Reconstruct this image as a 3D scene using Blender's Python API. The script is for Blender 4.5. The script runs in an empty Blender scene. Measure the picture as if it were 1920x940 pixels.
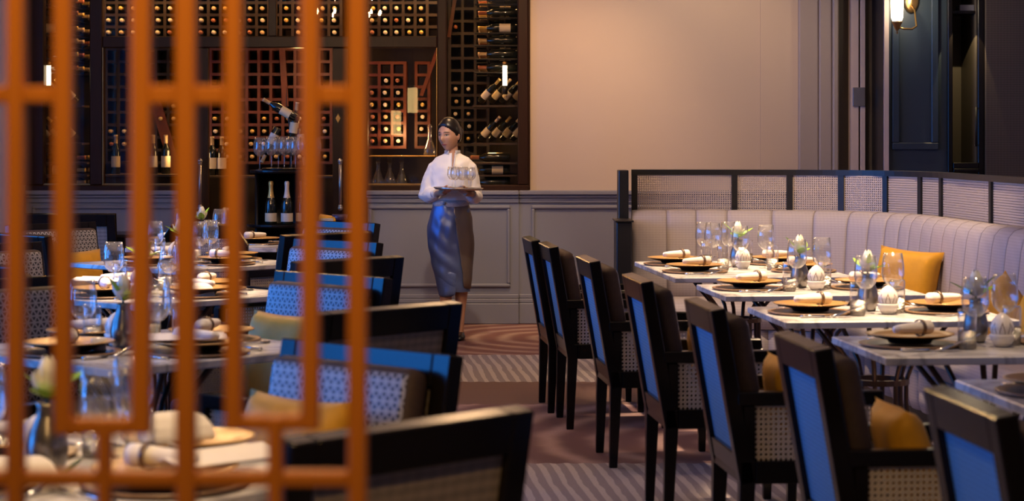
import bpy, bmesh, math, random
from mathutils import Vector, Matrix, Euler
random.seed(7)
SC = bpy.context.scene
COL = SC.collection
PI = math.pi
F = 4000.0; HX = 960.0; HY = 252.0; CZ = 1.5     # focal length in pixels, horizon, eye height

# ------------------------------------------------------------------ camera
cam_d = bpy.data.cameras.new('camera'); cam = bpy.data.objects.new('camera', cam_d); COL.objects.link(cam)
cam.location = (0, 0, CZ); cam.rotation_euler = (PI/2, 0, 0)
cam_d.sensor_width = 36; cam_d.lens = F/1920*36; cam_d.shift_y = -(470-HY)/1920
cam_d.clip_end = 100
cam_d.dof.use_dof = True; cam_d.dof.focus_distance = 14.0; cam_d.dof.aperture_fstop = 4.6
SC.camera = cam
# ------------------------------------------------------------------ world, exposure
w = bpy.data.worlds.new('world'); SC.world = w; w.use_nodes = True
w.node_tree.nodes['Background'].inputs[0].default_value = (.12, .32, 1, 1)
w.node_tree.nodes['Background'].inputs[1].default_value = .6
SC.view_settings.view_transform = 'Standard'; SC.view_settings.look = 'None'
SC.view_settings.gamma = 1; SC.view_settings.exposure = -0.12; SC.view_settings.use_curve_mapping = False
SC.cycles.use_denoising = True
SC.cycles.max_bounces = 8; SC.cycles.transparent_max_bounces = 32
SC.cycles.caustics_reflective = False; SC.cycles.caustics_refractive = False
SC.cycles.sample_clamp_indirect = 4.0

# ------------------------------------------------------------------ lights
def lamp(kind, name, loc, energy, color, rot=(0, 0, 0), target=None, **kw):
    d = bpy.data.lights.new(name, kind); o = bpy.data.objects.new(name, d); COL.objects.link(o)
    o.location = loc; o.rotation_euler = rot
    if target is not None:
        o.rotation_euler = (Vector(target)-Vector(loc)).to_track_quat('-Z', 'Y').to_euler()
    d.energy = energy; d.color = color
    for k, v in kw.items(): setattr(d, k, v)
    return o
WARM = (1.0, .70, .42); WARM2 = (1.0, .60, .30); BLUE = (.02, .25, 1.0)
WIN = [(4.3, 6.0), (7.1, 8.8), (9.8, 11.5), (12.4, 14.1)]
for i, (y0, y1) in enumerate(WIN):      # evening daylight in each window opening of the left wall
    lamp('AREA', 'window_daylight', (-5.42, (y0+y1)/2, 1.8), 125, BLUE, rot=(0, -PI/2, 0), shape='RECTANGLE', size=2.7, size_y=y1-y0, spread=math.radians(140))
def spot(x, y, tx, ty, e, ang=50, col=WARM, z=3.35, tz=.75, blend=.6, r=.04):
    lamp('SPOT', 'ceiling_spot', (x, y, z), e, col, target=(tx, ty, tz), spot_size=math.radians(ang), spot_blend=blend, shadow_soft_size=r)
lamp('AREA', 'ambient_fill', (0, 8, 3.36), 12, WARM, rot=(0, 0, 0), shape='RECTANGLE', size=6, size_y=14)  # added unseen panel for the room's general warm level
for (x, y, e) in [(1.27, 11.55, 720), (1.25, 12.3, 700), (1.5, 10.3, 1100), (1.65, 8.8, 1250), (1.8, 7.4, 170)]:
    spot(x, y, x, y, e, 31)
for (x, y, e) in [(-1.88, 12.48, 560), (-1.67, 10.06, 1000), (-1.3, 7.5, 200), (-.965, 4.75, 240), (-2.05, 14.55, 300)]:
    spot(x, y, x, y, e, 27)
spot(.25, 15.2, .35, 16.9, 150, 70, WARM2, tz=1.35, blend=.9)
spot(1.5, 15.2, 1.5, 16.9, 110, 80, WARM, tz=1.9, blend=.9)
spot(-.1, 15.6, -.1, 15.9, 60, 40, WARM2, tz=0)
spot(-.3, 13.6, -.42, 15.6, 210, 32, (1, .78, .56), tz=1.25)
spot(1.9, 11.6, 2.2, 12.6, 300, 70, WARM, tz=.8)
spot(-.40, 1.2, -.28, 2.3, 330, 54, (1.0, .60, .22), tz=2.2, blend=1.0)       # lamp over the lattice screen
for (x, y, e) in [(.2, 10.4, 14), (0, 13.1, 16), (-.3, 15.7, 12)]:        # added unseen discs, mirrored as a warm glint on the chair tops
    lamp('AREA', 'chair_glint_light', (x, y, 3.37), e, WARM2, shape='DISK', size=.32)
# inside the wine cabinet
for (x, y, z, e, sx) in [(-1.9, 17.25, 2.74, 20, 2.6), (-.3, 17.2, 2.74, 15, 1.0), (-3.2, 17.2, 2.74, 6, .8)]:
    lamp('AREA', 'cabinet_light', (x, y, z), e, (1, .55, .2), shape='RECTANGLE', size=sx, size_y=.12)
lamp('POINT', 'cabinet_light', (-.16, 17.25, 1.35), 4.0, (1, .6, .25), shadow_soft_size=.05)
lamp('POINT', 'cabinet_light', (-.9, 17.25, 1.5), 7, (1, .6, .25), shadow_soft_size=.05)
lamp('POINT', 'cabinet_light', (-1.7, 17.1, 2.1), 7, (1, .45, .15), shadow_soft_size=.05)
lamp('POINT', 'cabinet_light', (-2.7, 17.2, 1.35), 2.5, (1, .6, .25), shadow_soft_size=.05)
lamp('SPOT', 'niche_spot', (3.43, 16.14, 2.38), 14, (1, .74, .36), target=(3.52, 16.75, 1.4), spot_size=math.radians(64), spot_blend=.06, shadow_soft_size=.006)
lamp('AREA', 'ceiling_fill', (-.3, 9, 2.95), 40, WARM, rot=(PI, 0, 0), shape='RECTANGLE', size=3, size_y=12)  # added uplight, brightens the ceiling that dark chair tops mirror

# ------------------------------------------------------------------ materials
def nt_new(name):
    m = bpy.data.materials.new(name); m.use_nodes = True
    return m, m.node_tree, m.node_tree.nodes['Principled BSDF']
def nd(nt, t, ins=None, **at):
    n = nt.nodes.new(t)
    for k, v in at.items(): setattr(n, k, v)
    for k, v in (ins or {}).items():
        if isinstance(v, bpy.types.NodeSocket): nt.links.new(v, n.inputs[k])
        else: n.inputs[k].default_value = v
    return n
def mth(nt, op, a, b=None, c=None):
    ins = {0: a}
    if b is not None: ins[1] = b
    if c is not None: ins[2] = c
    return nd(nt, 'ShaderNodeMath', ins, operation=op).outputs[0]
def rgba(c): return (c[0], c[1], c[2], 1)
def mixc(nt, f, a, b):
    n = nt.nodes.new('ShaderNodeMix'); n.data_type = 'RGBA'
    for i, v in ((0, f), (6, a), (7, b)):
        if isinstance(v, bpy.types.NodeSocket): nt.links.new(v, n.inputs[i])
        else: n.inputs[i].default_value = v if i == 0 else rgba(v)
    return n.outputs[2]
def objxyz(nt):
    tc = nd(nt, 'ShaderNodeTexCoord'); sp = nd(nt, 'ShaderNodeSeparateXYZ', {0: tc.outputs['Object']})
    return tc.outputs['Object'], sp.outputs[0], sp.outputs[1], sp.outputs[2]
def M(name, c, rough=.5, metal=0, var=0.0, scale=30, bump=0.0, spec=.5, sheen=0, coat=0, emit=None, es=0):
    m, nt, p = nt_new(name)
    p.inputs['Base Color'].default_value = rgba(c); p.inputs['Roughness'].default_value = rough
    p.inputs['Metallic'].default_value = metal; p.inputs['Specular IOR Level'].default_value = spec
    if sheen: p.inputs['Sheen Weight'].default_value = sheen
    if coat: p.inputs['Coat Weight'].default_value = coat; p.inputs['Coat Roughness'].default_value = .1
    if emit: p.inputs['Emission Color'].default_value = rgba(emit); p.inputs['Emission Strength'].default_value = es
    if var or bump:
        o = objxyz(nt)[0]
        nz = nd(nt, 'ShaderNodeTexNoise', {'Vector': o, 'Scale': scale, 'Detail': 4.0})
        if var:
            nt.links.new(mixc(nt, nz.outputs[0], [x*(1-var) for x in c], [min(1, x*(1+var)) for x in c]), p.inputs['Base Color'])
        if bump:
            b = nd(nt, 'ShaderNodeBump', {'Height': nz.outputs[0], 'Strength': bump, 'Distance': .004})
            nt.links.new(b.outputs[0], p.inputs['Normal'])
    return m
def wood(name, c1, c2, rough=.4, axis=2, scale=8, coat=0, spec=.5):
    m, nt, p = nt_new(name); p.inputs['Specular IOR Level'].default_value = spec
    o = objxyz(nt)[0]
    sc = [scale*6]*3; sc[axis] = scale*.5
    mp = nd(nt, 'ShaderNodeMapping', {'Vector': o, 'Scale': tuple(sc)})
    nz = nd(nt, 'ShaderNodeTexNoise', {'Vector': mp.outputs[0], 'Scale': 1.0, 'Detail': 5.0, 'Distortion': .6})
    nt.links.new(mixc(nt, nz.outputs[0], c1, c2), p.inputs['Base Color'])
    p.inputs['Roughness'].default_value = rough
    if coat: p.inputs['Coat Weight'].default_value = coat
    return m
def mask_lines(nt, u, v, period, width, angs, ph=0.0):
    out = None
    for a in angs:
        s = mth(nt, 'ADD', mth(nt, 'MULTIPLY', u, math.cos(a)/period), mth(nt, 'MULTIPLY', v, math.sin(a)/period))
        fr = mth(nt, 'ABSOLUTE', mth(nt, 'SUBTRACT', mth(nt, 'FRACT', mth(nt, 'ADD', s, ph)), .5))
        k = mth(nt, 'LESS_THAN', fr, width)
        out = k if out is None else mth(nt, 'MAXIMUM', out, k)
    return out
def lattice_mat():                       # cream interlaced hexagon lattice on dark cloth, blue window light tinted in
    m, nt, p = nt_new('lattice_cloth')
    o, x, y, z = objxyz(nt)
    mk = mask_lines(nt, x, z, .0245, .14, [PI/2, PI/2+PI/3, PI/2-PI/3], .5)
    nt.links.new(mixc(nt, mk, (.014, .017, .032), (.34, .335, .38)), p.inputs['Base Color'])
    p.inputs['Roughness'].default_value = .38
    b = nd(nt, 'ShaderNodeBump', {'Height': mk, 'Strength': .3, 'Distance': .002})
    nt.links.new(b.outputs[0], p.inputs['Normal'])
    return m
def cane_mat(name, c, pitch, hole=.3):   # woven cane with real see-through holes, in the panel's own x and z
    m, nt, p = nt_new(name)
    o, x, y, z = objxyz(nt)
    def cell(s): return mth(nt, 'ABSOLUTE', mth(nt, 'SUBTRACT', mth(nt, 'FRACT', mth(nt, 'MULTIPLY', s, 1/pitch)), .5))
    a, b = cell(x), cell(z)
    r = mth(nt, 'SQRT', mth(nt, 'ADD', mth(nt, 'MULTIPLY', a, a), mth(nt, 'MULTIPLY', b, b)))
    solid = mth(nt, 'GREATER_THAN', r, hole)
    nt.links.new(solid, p.inputs['Alpha'])
    wv = mth(nt, 'GREATER_THAN', mth(nt, 'MAXIMUM', a, b), .42)
    nt.links.new(mixc(nt, wv, c, [k*.62 for k in c]), p.inputs['Base Color'])
    p.inputs['Roughness'].default_value = .5
    return m
def weave_mat(name, c, pitch=.006, lo=.55, hi=1.3):
    m, nt, p = nt_new(name)
    o, x, y, z = objxyz(nt)
    s1 = mth(nt, 'SINE', mth(nt, 'MULTIPLY', z, 2*PI/(pitch*2.2)))
    s2 = mth(nt, 'SINE', mth(nt, 'MULTIPLY', x, 2*PI/(pitch*3)))
    nz = nd(nt, 'ShaderNodeTexNoise', {'Vector': o, 'Scale': 300.0})
    k = mth(nt, 'MULTIPLY_ADD', mth(nt, 'ADD', s1, mth(nt, 'MULTIPLY', s2, .4)), .22, nz.outputs[0])
    nt.links.new(mixc(nt, k, [q*lo for q in c], [min(1, q*hi) for q in c]), p.inputs['Base Color'])
    p.inputs['Roughness'].default_value = .6
    return m
def glass_mat(name, tint=(.98, .98, .98), rough=.01, ior=1.45, boost=1.0, pw=5.0, haze=0.0):
    m, nt, p = nt_new(name); nt.nodes.remove(p)
    fc = nd(nt, 'ShaderNodeLayerWeight', {'Blend': .5}).outputs['Facing']
    r0 = ((ior-1)/(ior+1))**2
    fr = mth(nt, 'MULTIPLY_ADD', mth(nt, 'POWER', fc, pw), 1-r0, r0)
    t = nd(nt, 'ShaderNodeBsdfTransparent', {'Color': rgba(tint)})
    g = nd(nt, 'ShaderNodeBsdfGlossy', {'Color': (1, 1, 1, 1), 'Roughness': rough})
    f = mth(nt, 'MINIMUM', mth(nt, 'MULTIPLY', fr, boost), 1.0)
    mx = nd(nt, 'ShaderNodeMixShader', {0: f, 1: t.outputs[0], 2: g.outputs[0]})
    if haze:                              # the faint bloom of light caught in the glass wall
        d = nd(nt, 'ShaderNodeBsdfDiffuse', {'Color': (.9, .88, .86, 1)})
        mx = nd(nt, 'ShaderNodeMixShader', {0: haze, 1: mx.outputs[0], 2: d.outputs[0]})
    nt.links.new(mx.outputs[0], nt.nodes['Material Output'].inputs[0])
    return m
def cut_glass_mat():
    m, nt, p = nt_new('cut_glass'); nt.nodes.remove(p)
    o = objxyz(nt)[0]
    vo = nd(nt, 'ShaderNodeTexVoronoi', {'Vector': o, 'Scale': 130.0})
    b = nd(nt, 'ShaderNodeBump', {'Height': vo.outputs[0], 'Strength': 1.0, 'Distance': .01})
    t = nd(nt, 'ShaderNodeBsdfTransparent', {'Color': (.60, .56, .52, 1)})
    g = nd(nt, 'ShaderNodeBsdfGlossy', {'Color': (.6, .57, .54, 1), 'Roughness': .16, 'Normal': b.outputs[0]})
    d = nd(nt, 'ShaderNodeBsdfDiffuse', {'Color': (.34, .31, .28, 1), 'Normal': b.outputs[0]})
    m1 = nd(nt, 'ShaderNodeMixShader', {0: .45, 1: g.outputs[0], 2: d.outputs[0]})
    m2 = nd(nt, 'ShaderNodeMixShader', {0: .55, 1: t.outputs[0], 2: m1.outputs[0]})
    nt.links.new(m2.outputs[0], nt.nodes['Material Output'].inputs[0])
    return m
def marble_mat():
    m, nt, p = nt_new('marble')
    o = objxyz(nt)[0]
    n1 = nd(nt, 'ShaderNodeTexNoise', {'Vector': o, 'Scale': 3.0, 'Detail': 8.0, 'Distortion': 1.5})
    v = mth(nt, 'ABSOLUTE', mth(nt, 'SUBTRACT', n1.outputs[0], .5))
    k = mth(nt, 'SUBTRACT', 1.0, mth(nt, 'MINIMUM', mth(nt, 'MULTIPLY', v, 14.0), 1.0))
    n2 = nd(nt, 'ShaderNodeTexNoise', {'Vector': o, 'Scale': 9.0, 'Detail': 5.0})
    base = mixc(nt, n2.outputs[0], (.62, .60, .60), (.78, .76, .75))
    nt.links.new(mixc(nt, mth(nt, 'MULTIPLY', k, .6), base, (.20, .19, .20)), p.inputs['Base Color'])
    p.inputs['Roughness'].default_value = .22
    return m
def carpet_mat():
    m, nt, p = nt_new('patterned_carpet')
    o, x, y, z = objxyz(nt)
    nzl = nd(nt, 'ShaderNodeTexNoise', {'Vector': o, 'Scale': 2.2, 'Detail': 3.0}).outputs[0]
    nzf = nd(nt, 'ShaderNodeTexNoise', {'Vector': o, 'Scale': 140.0, 'Detail': 2.0}).outputs[0]
    # ragged diagonal stripes
    s = mth(nt, 'ADD', mth(nt, 'ADD', x, mth(nt, 'MULTIPLY', y, .085)), mth(nt, 'MULTIPLY', nzl, .05))
    st = mth(nt, 'GREATER_THAN', mth(nt, 'SINE', mth(nt, 'MULTIPLY', s, 2*PI/.064)), mth(nt, 'MULTIPLY_ADD', nzl, 2.2, -1.0))
    stripes = mixc(nt, st, (.30, .26, .275), (.55, .48, .47))
    # rings about a few centres
    def rings(cx, cy, sy, per):
        dx = mth(nt, 'SUBTRACT', x, cx); dy = mth(nt, 'MULTIPLY', mth(nt, 'SUBTRACT', y, cy), sy)
        r = mth(nt, 'SQRT', mth(nt, 'ADD', mth(nt, 'MULTIPLY', dx, dx), mth(nt, 'MULTIPLY', dy, dy)))
        return mth(nt, 'SINE', mth(nt, 'MULTIPLY', mth(nt, 'ADD', r, mth(nt, 'MULTIPLY', nzl, .14)), 2*PI/per))
    ra = mth(nt, 'MULTIPLY_ADD', rings(.35, 15.7, .85, .22), .5, .5)
    rb = mth(nt, 'MULTIPLY_ADD', rings(.95, 10.4, .7, .26), .5, .5)
    rib = mth(nt, 'MULTIPLY_ADD', mth(nt, 'SINE', mth(nt, 'MULTIPLY', y, 2*PI/.045)), .5, .5)
    far = mixc(nt, mth(nt, 'MULTIPLY', ra, ra), (.22, .085, .072), (.44, .28, .22))
    near = mixc(nt, mth(nt, 'MULTIPLY', mth(nt, 'MULTIPLY', rb, rb), mth(nt, 'MULTIPLY_ADD', rib, .5, .5)), (.14, .062, .072), (.48, .32, .30))
    near = mixc(nt, mth(nt, 'GREATER_THAN', x, 1.05), near, mixc(nt, rib, (.10, .085, .14), (.24, .2, .28)))
    plain = mixc(nt, rib, (.13, .066, .055), (.20, .11, .09))
    yj = mth(nt, 'ADD', y, mth(nt, 'MULTIPLY', mth(nt, 'SINE', mth(nt, 'MULTIPLY', x, 70.0)), .012))
    def step(t, a, b): return mixc(nt, mth(nt, 'GREATER_THAN', yj, t), a, b)
    c = step(9.72, stripes, near); c = step(11.85, c, plain); c = step(12.92, c, stripes); c = step(14.5, c, far)
    c2 = mixc(nt, mth(nt, 'MULTIPLY', nzf, .5), c, (.05, .04, .04))
    nt.links.new(c2, p.inputs['Base Color']); p.inputs['Roughness'].default_value = .9
    b = nd(nt, 'ShaderNodeBump', {'Height': nzf, 'Strength': .4, 'Distance': .004}); nt.links.new(b.outputs[0], p.inputs['Normal'])
    return m
def votive_mat():                        # white porcelain with pierced arches
    m, nt, p = nt_new('pierced_porcelain')
    o, x, y, z = objxyz(nt)
    ang = mth(nt, 'MULTIPLY', mth(nt, 'ARCTAN2', y, x), 8/(2*PI))
    fa = mth(nt, 'ABSOLUTE', mth(nt, 'SUBTRACT', mth(nt, 'FRACT', ang), .5))
    zz = mth(nt, 'MULTIPLY', mth(nt, 'SUBTRACT', z, .048), 1/.05)
    e = mth(nt, 'ADD', mth(nt, 'MULTIPLY', fa, 2.0), mth(nt, 'MULTIPLY', mth(nt, 'ABSOLUTE', mth(nt, 'SUBTRACT', zz, .1)), .95))
    band = mth(nt, 'MULTIPLY', mth(nt, 'GREATER_THAN', e, .52), mth(nt, 'LESS_THAN', e, .72))
    band = mth(nt, 'MULTIPLY', band, mth(nt, 'GREATER_THAN', zz, 0.0))
    nt.links.new(mixc(nt, band, (.82, .76, .70), (.22, .15, .12)), p.inputs['Base Color'])
    p.inputs['Roughness'].default_value = .3
    return m
MT = dict(
    wall=M('beige_paint', (.52, .41, .32), .6, var=.03, scale=3),
    wains=M('grey_paint', (.195, .20, .245), .45, var=.03, scale=3),
    trim=M('cream_paint', (.34, .285, .26), .45, var=.03),
    cream=M('cream_door_paint', (.62, .50, .45), .5, var=.03),
    olive=M('olive_door_paint', (.10, .085, .07), .5, var=.05),
    ceil=M('ceiling_paint', (.60, .50, .40), .8, var=.02),
    blue=M('blue_paint', (.026, .042, .066), .38, var=.05, scale=4),
    fabric=weave_mat('dark_wall_fabric', (.075, .058, .05), .008),
    dark=M('dark_lacquer', (.006, .0045, .0045), .3, var=.2, scale=20, spec=.3),
    black=M('black_metal', (.006, .006, .007), .4, var=.2),
    cab=wood('mahogany', (.014, .005, .0025), (.036, .012, .005), .35, 2, 8, spec=.25),
    rack=wood('red_rack_wood', (.075, .013, .005), (.17, .036, .012), .45, 0, 10),
    rackd=wood('dark_rack_wood', (.016, .0075, .004), (.042, .019, .009), .5, 0, 10),
    interior=M('cabinet_lining', (.05, .026, .011), .6, var=.3, scale=6),  # warm tone stands in for the room mirrored in the glass
    screen=wood('orange_wood', (.44, .135, .007), (.56, .18, .010), .5, 2, 6),
    chair=wood('ebony_stain', (.005, .0035, .003), (.007, .005, .004), .2, 2, 10, spec=.24),
    lattice=lattice_mat(),
    panel2=weave_mat('brown_cane_weave', (.22, .18, .15), .012),
    panel=weave_mat('daylit_blue_weave', (.10, .25, .42)),  # the brown weave again, blue window light put into its colour
    cane=cane_mat('natural_cane', (.62, .54, .47), .0165),
    cane2=cane_mat('screen_cane', (.56, .47, .43), .0145, .31),
    seat=M('brown_seat_cloth', (.05, .028, .022), .7, var=.3, scale=60),
    marble=marble_mat(),
    bronze=M('bronze_rod', (.10, .06, .045), .38, .8, var=.1),
    sofa=weave_mat('grey_linen', (.42, .375, .39), .007, .86, 1.1),
    seam=M('seam_cord', (.26, .22, .22), .8, var=.1),
    gold=M('mustard_velvet', (.76, .37, .012), .6, var=.2, scale=14, bump=.2, sheen=.08),
    plate=M('gold_glaze', (.50, .29, .10), .3, .35, var=.15, scale=25),
    platedk=M('dark_plate_base', (.02, .012, .010), .3, var=.2),  # near-black tone of plate foot and charger well
    charger=wood('charger_wood', (.10, .055, .03), (.34, .20, .11), .35, 0, 10),
    linen=M('white_linen', (.80, .75, .71), .8, var=.05, scale=40, bump=.3),
    ring=M('napkin_ring', (.18, .12, .08), .35, .5, var=.1),
    silver=M('polished_steel', (.72, .70, .68), .16, 1.0, var=.03),
    paper=M('menu_paper', (.78, .73, .70), .7, var=.03),
    glass=glass_mat('clear_glass', ior=1.5, boost=1.8, pw=3.8, haze=.028),
    pane=glass_mat('cabinet_glass', (.93, .91, .88), .0, 1.32, 1.0),
    cut=cut_glass_mat(),
    votive=votive_mat(),
    porcelain=M('white_porcelain', (.78, .73, .69), .25, var=.03),
    vase=M('pewter', (.24, .22, .21), .28, .9, var=.2),
    petal=M('lotus_petal', (.80, .76, .64), .5, var=.08, scale=30),
    leaf=M('lotus_leaf', (.25, .46, .04), .5, var=.25, scale=30),
    leafd=M('dark_leaf', (.035, .10, .035), .5, var=.3, scale=30),
    bottle=M('bottle_glass', (.008, .010, .006), .08, var=.2, coat=.5),
    cap0=M('tan_capsule', (.62, .42, .22), .45, var=.15), cap1=M('gold_capsule', (.70, .44, .12), .35, .3, var=.1),
    cap2=M('cream_capsule', (.75, .62, .48), .45, var=.1), cap3=M('red_capsule', (.36, .11, .05), .4, var=.1),
    label=M('bottle_label', (.72, .58, .36), .6, var=.1), label2=M('cream_label', (.72, .62, .50), .6, var=.1),
    brass=M('brass', (.42, .26, .10), .3, .9, var=.05),
    steel=M('brushed_steel', (.45, .43, .43), .3, .9, var=.05),
    tube=M('lit_tube', (.9, .85, .75), .4, emit=(1, .80, .52), es=9),
    bulb=M('lit_bulb', (.9, .8, .6), .4, emit=(1, .62, .25), es=420),
    lantern=M('lit_lantern_pane', (.9, .8, .6), .4, emit=(1, .66, .25), es=14),
    carpet=carpet_mat(),
    skin=M('skin', (.50, .265, .165), .45, var=.04, scale=20),
    hair=M('black_hair', (.008, .005, .004), .32, var=.3, scale=60),
    lips=M('lips', (.34, .07, .06), .4, var=.05), eyew=M('eye_white', (.62, .55, .5), .3, var=.02),
    eyed=M('iris', (.012, .007, .005), .2, var=.1),
    blouse=M('white_satin', (.80, .74, .71), .42, var=.03, scale=12, bump=.15, sheen=.2),
    collar=M('embroidered_collar', (.45, .42, .44), .5, var=.4, scale=90, bump=.4),
    skirt=M('slate_satin', (.12, .16, .32), .36, .5, var=.12, scale=10),
    skirt2=M('brown_satin', (.17, .13, .11), .38, .4, var=.12, scale=10),
    shoe=M('black_leather', (.006, .005, .005), .25, var=.1),
    tray=M('tray_metal', (.55, .46, .38), .25, .85, var=.08),
)

# ------------------------------------------------------------------ mesh builder
class MB:
    def __init__(s): s.v = []; s.f = []; s.mi = []
    def add(s, vs, fs, mi=0):
        n = len(s.v); s.v += [tuple(v) for v in vs]
        for f in fs: s.f.append(tuple(i+n for i in f)); s.mi.append(mi)
        return s
    def box(s, x0, x1, y0, y1, z0, z1, mi=0, mat=None):
        vs = [Vector((x, y, z)) for z in (z0, z1) for y in (y0, y1) for x in (x0, x1)]
        if mat is not None: vs = [mat @ v for v in vs]
        return s.add(vs, [(0, 2, 3, 1), (4, 5, 7, 6), (0, 1, 5, 4), (2, 6, 7, 3), (0, 4, 6, 2), (1, 3, 7, 5)], mi)
    def frustum(s, c0, a0, b0, c1, a1, b1, mi=0):
        r = lambda c, a, b: [Vector((c[0]+i*a, c[1]+j*b, c[2])) for i, j in ((-1, -1), (1, -1), (1, 1), (-1, 1))]
        return s.add(r(c0, a0, b0)+r(c1, a1, b1), [(3, 2, 1, 0), (4, 5, 6, 7), (0, 1, 5, 4), (1, 2, 6, 5), (2, 3, 7, 6), (3, 0, 4, 7)], mi)
    def loft(s, rings, cap=True, closed=True, mi=0):
        n = len(rings[0]); vs = [p for r in rings for p in r]; fs = []
        for i in range(len(rings)-1):
            for j in range(n if closed else n-1):
                k = (j+1) % n
                fs.append((i*n+j, i*n+k, (i+1)*n+k, (i+1)*n+j))
        if cap:
            fs.append(tuple(range(n-1, -1, -1))); fs.append(tuple((len(rings)-1)*n+j for j in range(n)))
        return s.add(vs, fs, mi)
    def lathe(s, prof, n=24, c=(0, 0, 0), mi=0, mat=None, cap=False, sx=1, sy=1):
        rings = []
        for r, z in prof:
            ring = [Vector((c[0]+max(r, 1e-4)*sx*math.cos(2*PI*k/n), c[1]+max(r, 1e-4)*sy*math.sin(2*PI*k/n), c[2]+z)) for k in range(n)]
            if mat is not None: ring = [mat @ v for v in ring]
            rings.append(ring)
        return s.loft(rings, cap=cap, mi=mi)
    def tube(s, pts, rad, n=8, mi=0, cap=True):
        pts = [Vector(p) for p in pts]
        if not isinstance(rad, (list, tuple)): rad = [rad]*len(pts)
        rings = []; up = Vector((0, 0, 1)); prev = None
        for i, p in enumerate(pts):
            t = (pts[min(i+1, len(pts)-1)]-pts[max(i-1, 0)]).normalized()
            if prev is None:
                a = t.cross(up)
                if a.length < .05: a = t.cross(Vector((1, 0, 0)))
            else:
                a = prev - t*prev.dot(t)
            a.normalize(); prev = a; b = t.cross(a)
            rings.append([p+(a*math.cos(2*PI*k/n)+b*math.sin(2*PI*k/n))*rad[i] for k in range(n)])
        return s.loft(rings, cap=cap, mi=mi)
    def sphere(s, c, r, n=16, m=10, mi=0, sc=(1, 1, 1), mat=None):
        prof = [(math.sin(PI*i/m), -math.cos(PI*i/m)) for i in range(m+1)]
        rings = []
        for a, z in prof:
            ring = []
            for k in range(n):
                v = Vector((max(a, 1e-3)*math.cos(2*PI*k/n)*sc[0]*r, max(a, 1e-3)*math.sin(2*PI*k/n)*sc[1]*r, z*sc[2]*r))
                if mat is not None: v = mat @ v
                ring.append(v+Vector(c))
            rings.append(ring)
        return s.loft(rings, cap=True, mi=mi)
    def mesh(s, name, mats, smooth=False, bevel=0, seg=1):
        me = bpy.data.meshes.new(name); me.from_pydata(s.v, [], s.f)
        for m in (mats if isinstance(mats, (list, tuple)) else [mats]): me.materials.append(MT[m] if isinstance(m, str) else m)
        for p, i in zip(me.polygons, s.mi): p.material_index = i
        bm = bmesh.new(); bm.from_mesh(me)
        if bevel:
            ed = [e for e in bm.edges if len(e.link_faces) == 2 and e.calc_face_angle(0) > .4]
            bmesh.ops.bevel(bm, geom=ed, offset=bevel, segments=seg, affect='EDGES', profile=.5, clamp_overlap=True)
        bmesh.ops.recalc_face_normals(bm, faces=bm.faces)
        bm.to_mesh(me); bm.free()
        if smooth:
            for p in me.polygons: p.use_smooth = True
        me.update()
        return me
    def build(s, name, mats, parent=None, smooth=False, bevel=0, seg=1, loc=None, rot=None):
        return obj(name, s.mesh(name, mats, smooth, bevel, seg), parent, loc, rot)
def obj(name, me, parent=None, loc=None, rot=None):
    o = bpy.data.objects.new(name, me); COL.objects.link(o)
    if parent is not None: o.parent = parent
    if loc is not None: o.location = loc
    if rot is not None: o.rotation_euler = rot
    return o
def thing(name, label, cat, loc=(0, 0, 0), rz=0, group=None):
    o = bpy.data.objects.new(name, None); COL.objects.link(o); o.empty_display_size = .1
    o.location = loc; o.rotation_euler = (0, 0, rz)
    return tag(o, label, cat, group)
def tag(o, label, cat, group=None):
    o['label'] = label; o['category'] = cat
    if group: o['group'] = group
    return o
def struct(o): o['kind'] = 'structure'; return o
KIDS = {}
def dup(root, loc, rot=None, label=None, group=None):
    if root.name not in KIDS:                     # children of a prototype, looked up once
        KIDS[root.name] = [(ch, list(ch.children)) for ch in root.children]
    r = root.copy(); COL.objects.link(r); r.location = loc
    if rot is not None: r.rotation_euler = (0, 0, rot) if not isinstance(rot, (tuple, Euler)) else rot
    if label: r['label'] = label
    if group: r['group'] = group
    for ch, sub in KIDS[root.name]:
        c = ch.copy(); COL.objects.link(c); c.parent = r
        for g in sub:
            d = g.copy(); COL.objects.link(d); d.parent = c
    return r
class Proto:
    """The first call moves the prototype itself into place, later calls copy it."""
    def __init__(s, root): s.root = root; s.used = False
    def put(s, loc, rot, label, group=None):
        if not s.used:
            s.used = True; KIDS[s.root.name] = [(ch, list(ch.children)) for ch in s.root.children]
            s.root.location = loc; s.root.rotation_euler = rot if isinstance(rot, (tuple, Euler)) else (0, 0, rot)
            s.root['label'] = label
            if group: s.root['group'] = group
            return s.root
        r = dup(s.root, loc, rot, label)
        if group: r['group'] = group
        elif 'group' in r: del r['group']
        return r
def at(px, py, D): return Vector(((px-HX)*D/F, D, CZ-(py-HY)*D/F))
def Xat(px, D): return (px-HX)*D/F
def Zat(py, D): return CZ-(py-HY)*D/F
# ================================================================== the room
DW = 16.9                                            # the back wall
CH = 3.4
RAIL = Zat(357, DW)
struct(MB().box(-5.6, 4.6, -3.2, 18.6, -.1, 0).build('floor', 'carpet'))
struct(MB().box(-5.6, 4.6, -3.2, 18.6, CH, CH+.1).build('ceiling', 'ceil'))
xl, xr = Xat(50, DW), Xat(990, DW)                   # cabinet opening
dl, dr = Xat(338, DW), Xat(688, DW)                  # its door bay, down to the floor
HEAD = 2.8
for (x0, x1, y0, y1, z0, z1) in [(xr, Xat(1495, DW), DW, DW+.2, 0, CH), (xl, dl, DW, DW+.2, 0, RAIL-.02), (dr, xr, DW, DW+.2, 0, RAIL-.02), (xl, xr, DW, DW+.2, HEAD, CH),
                                 (-5.6, xl-.05, DW, DW+.2, 0, CH), (-5.6, 4.6, 18.5, 18.7, 0, CH)]:
    struct(MB().box(x0, x1, y0, y1, z0, z1).build('wall_back', 'wall'))
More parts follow.
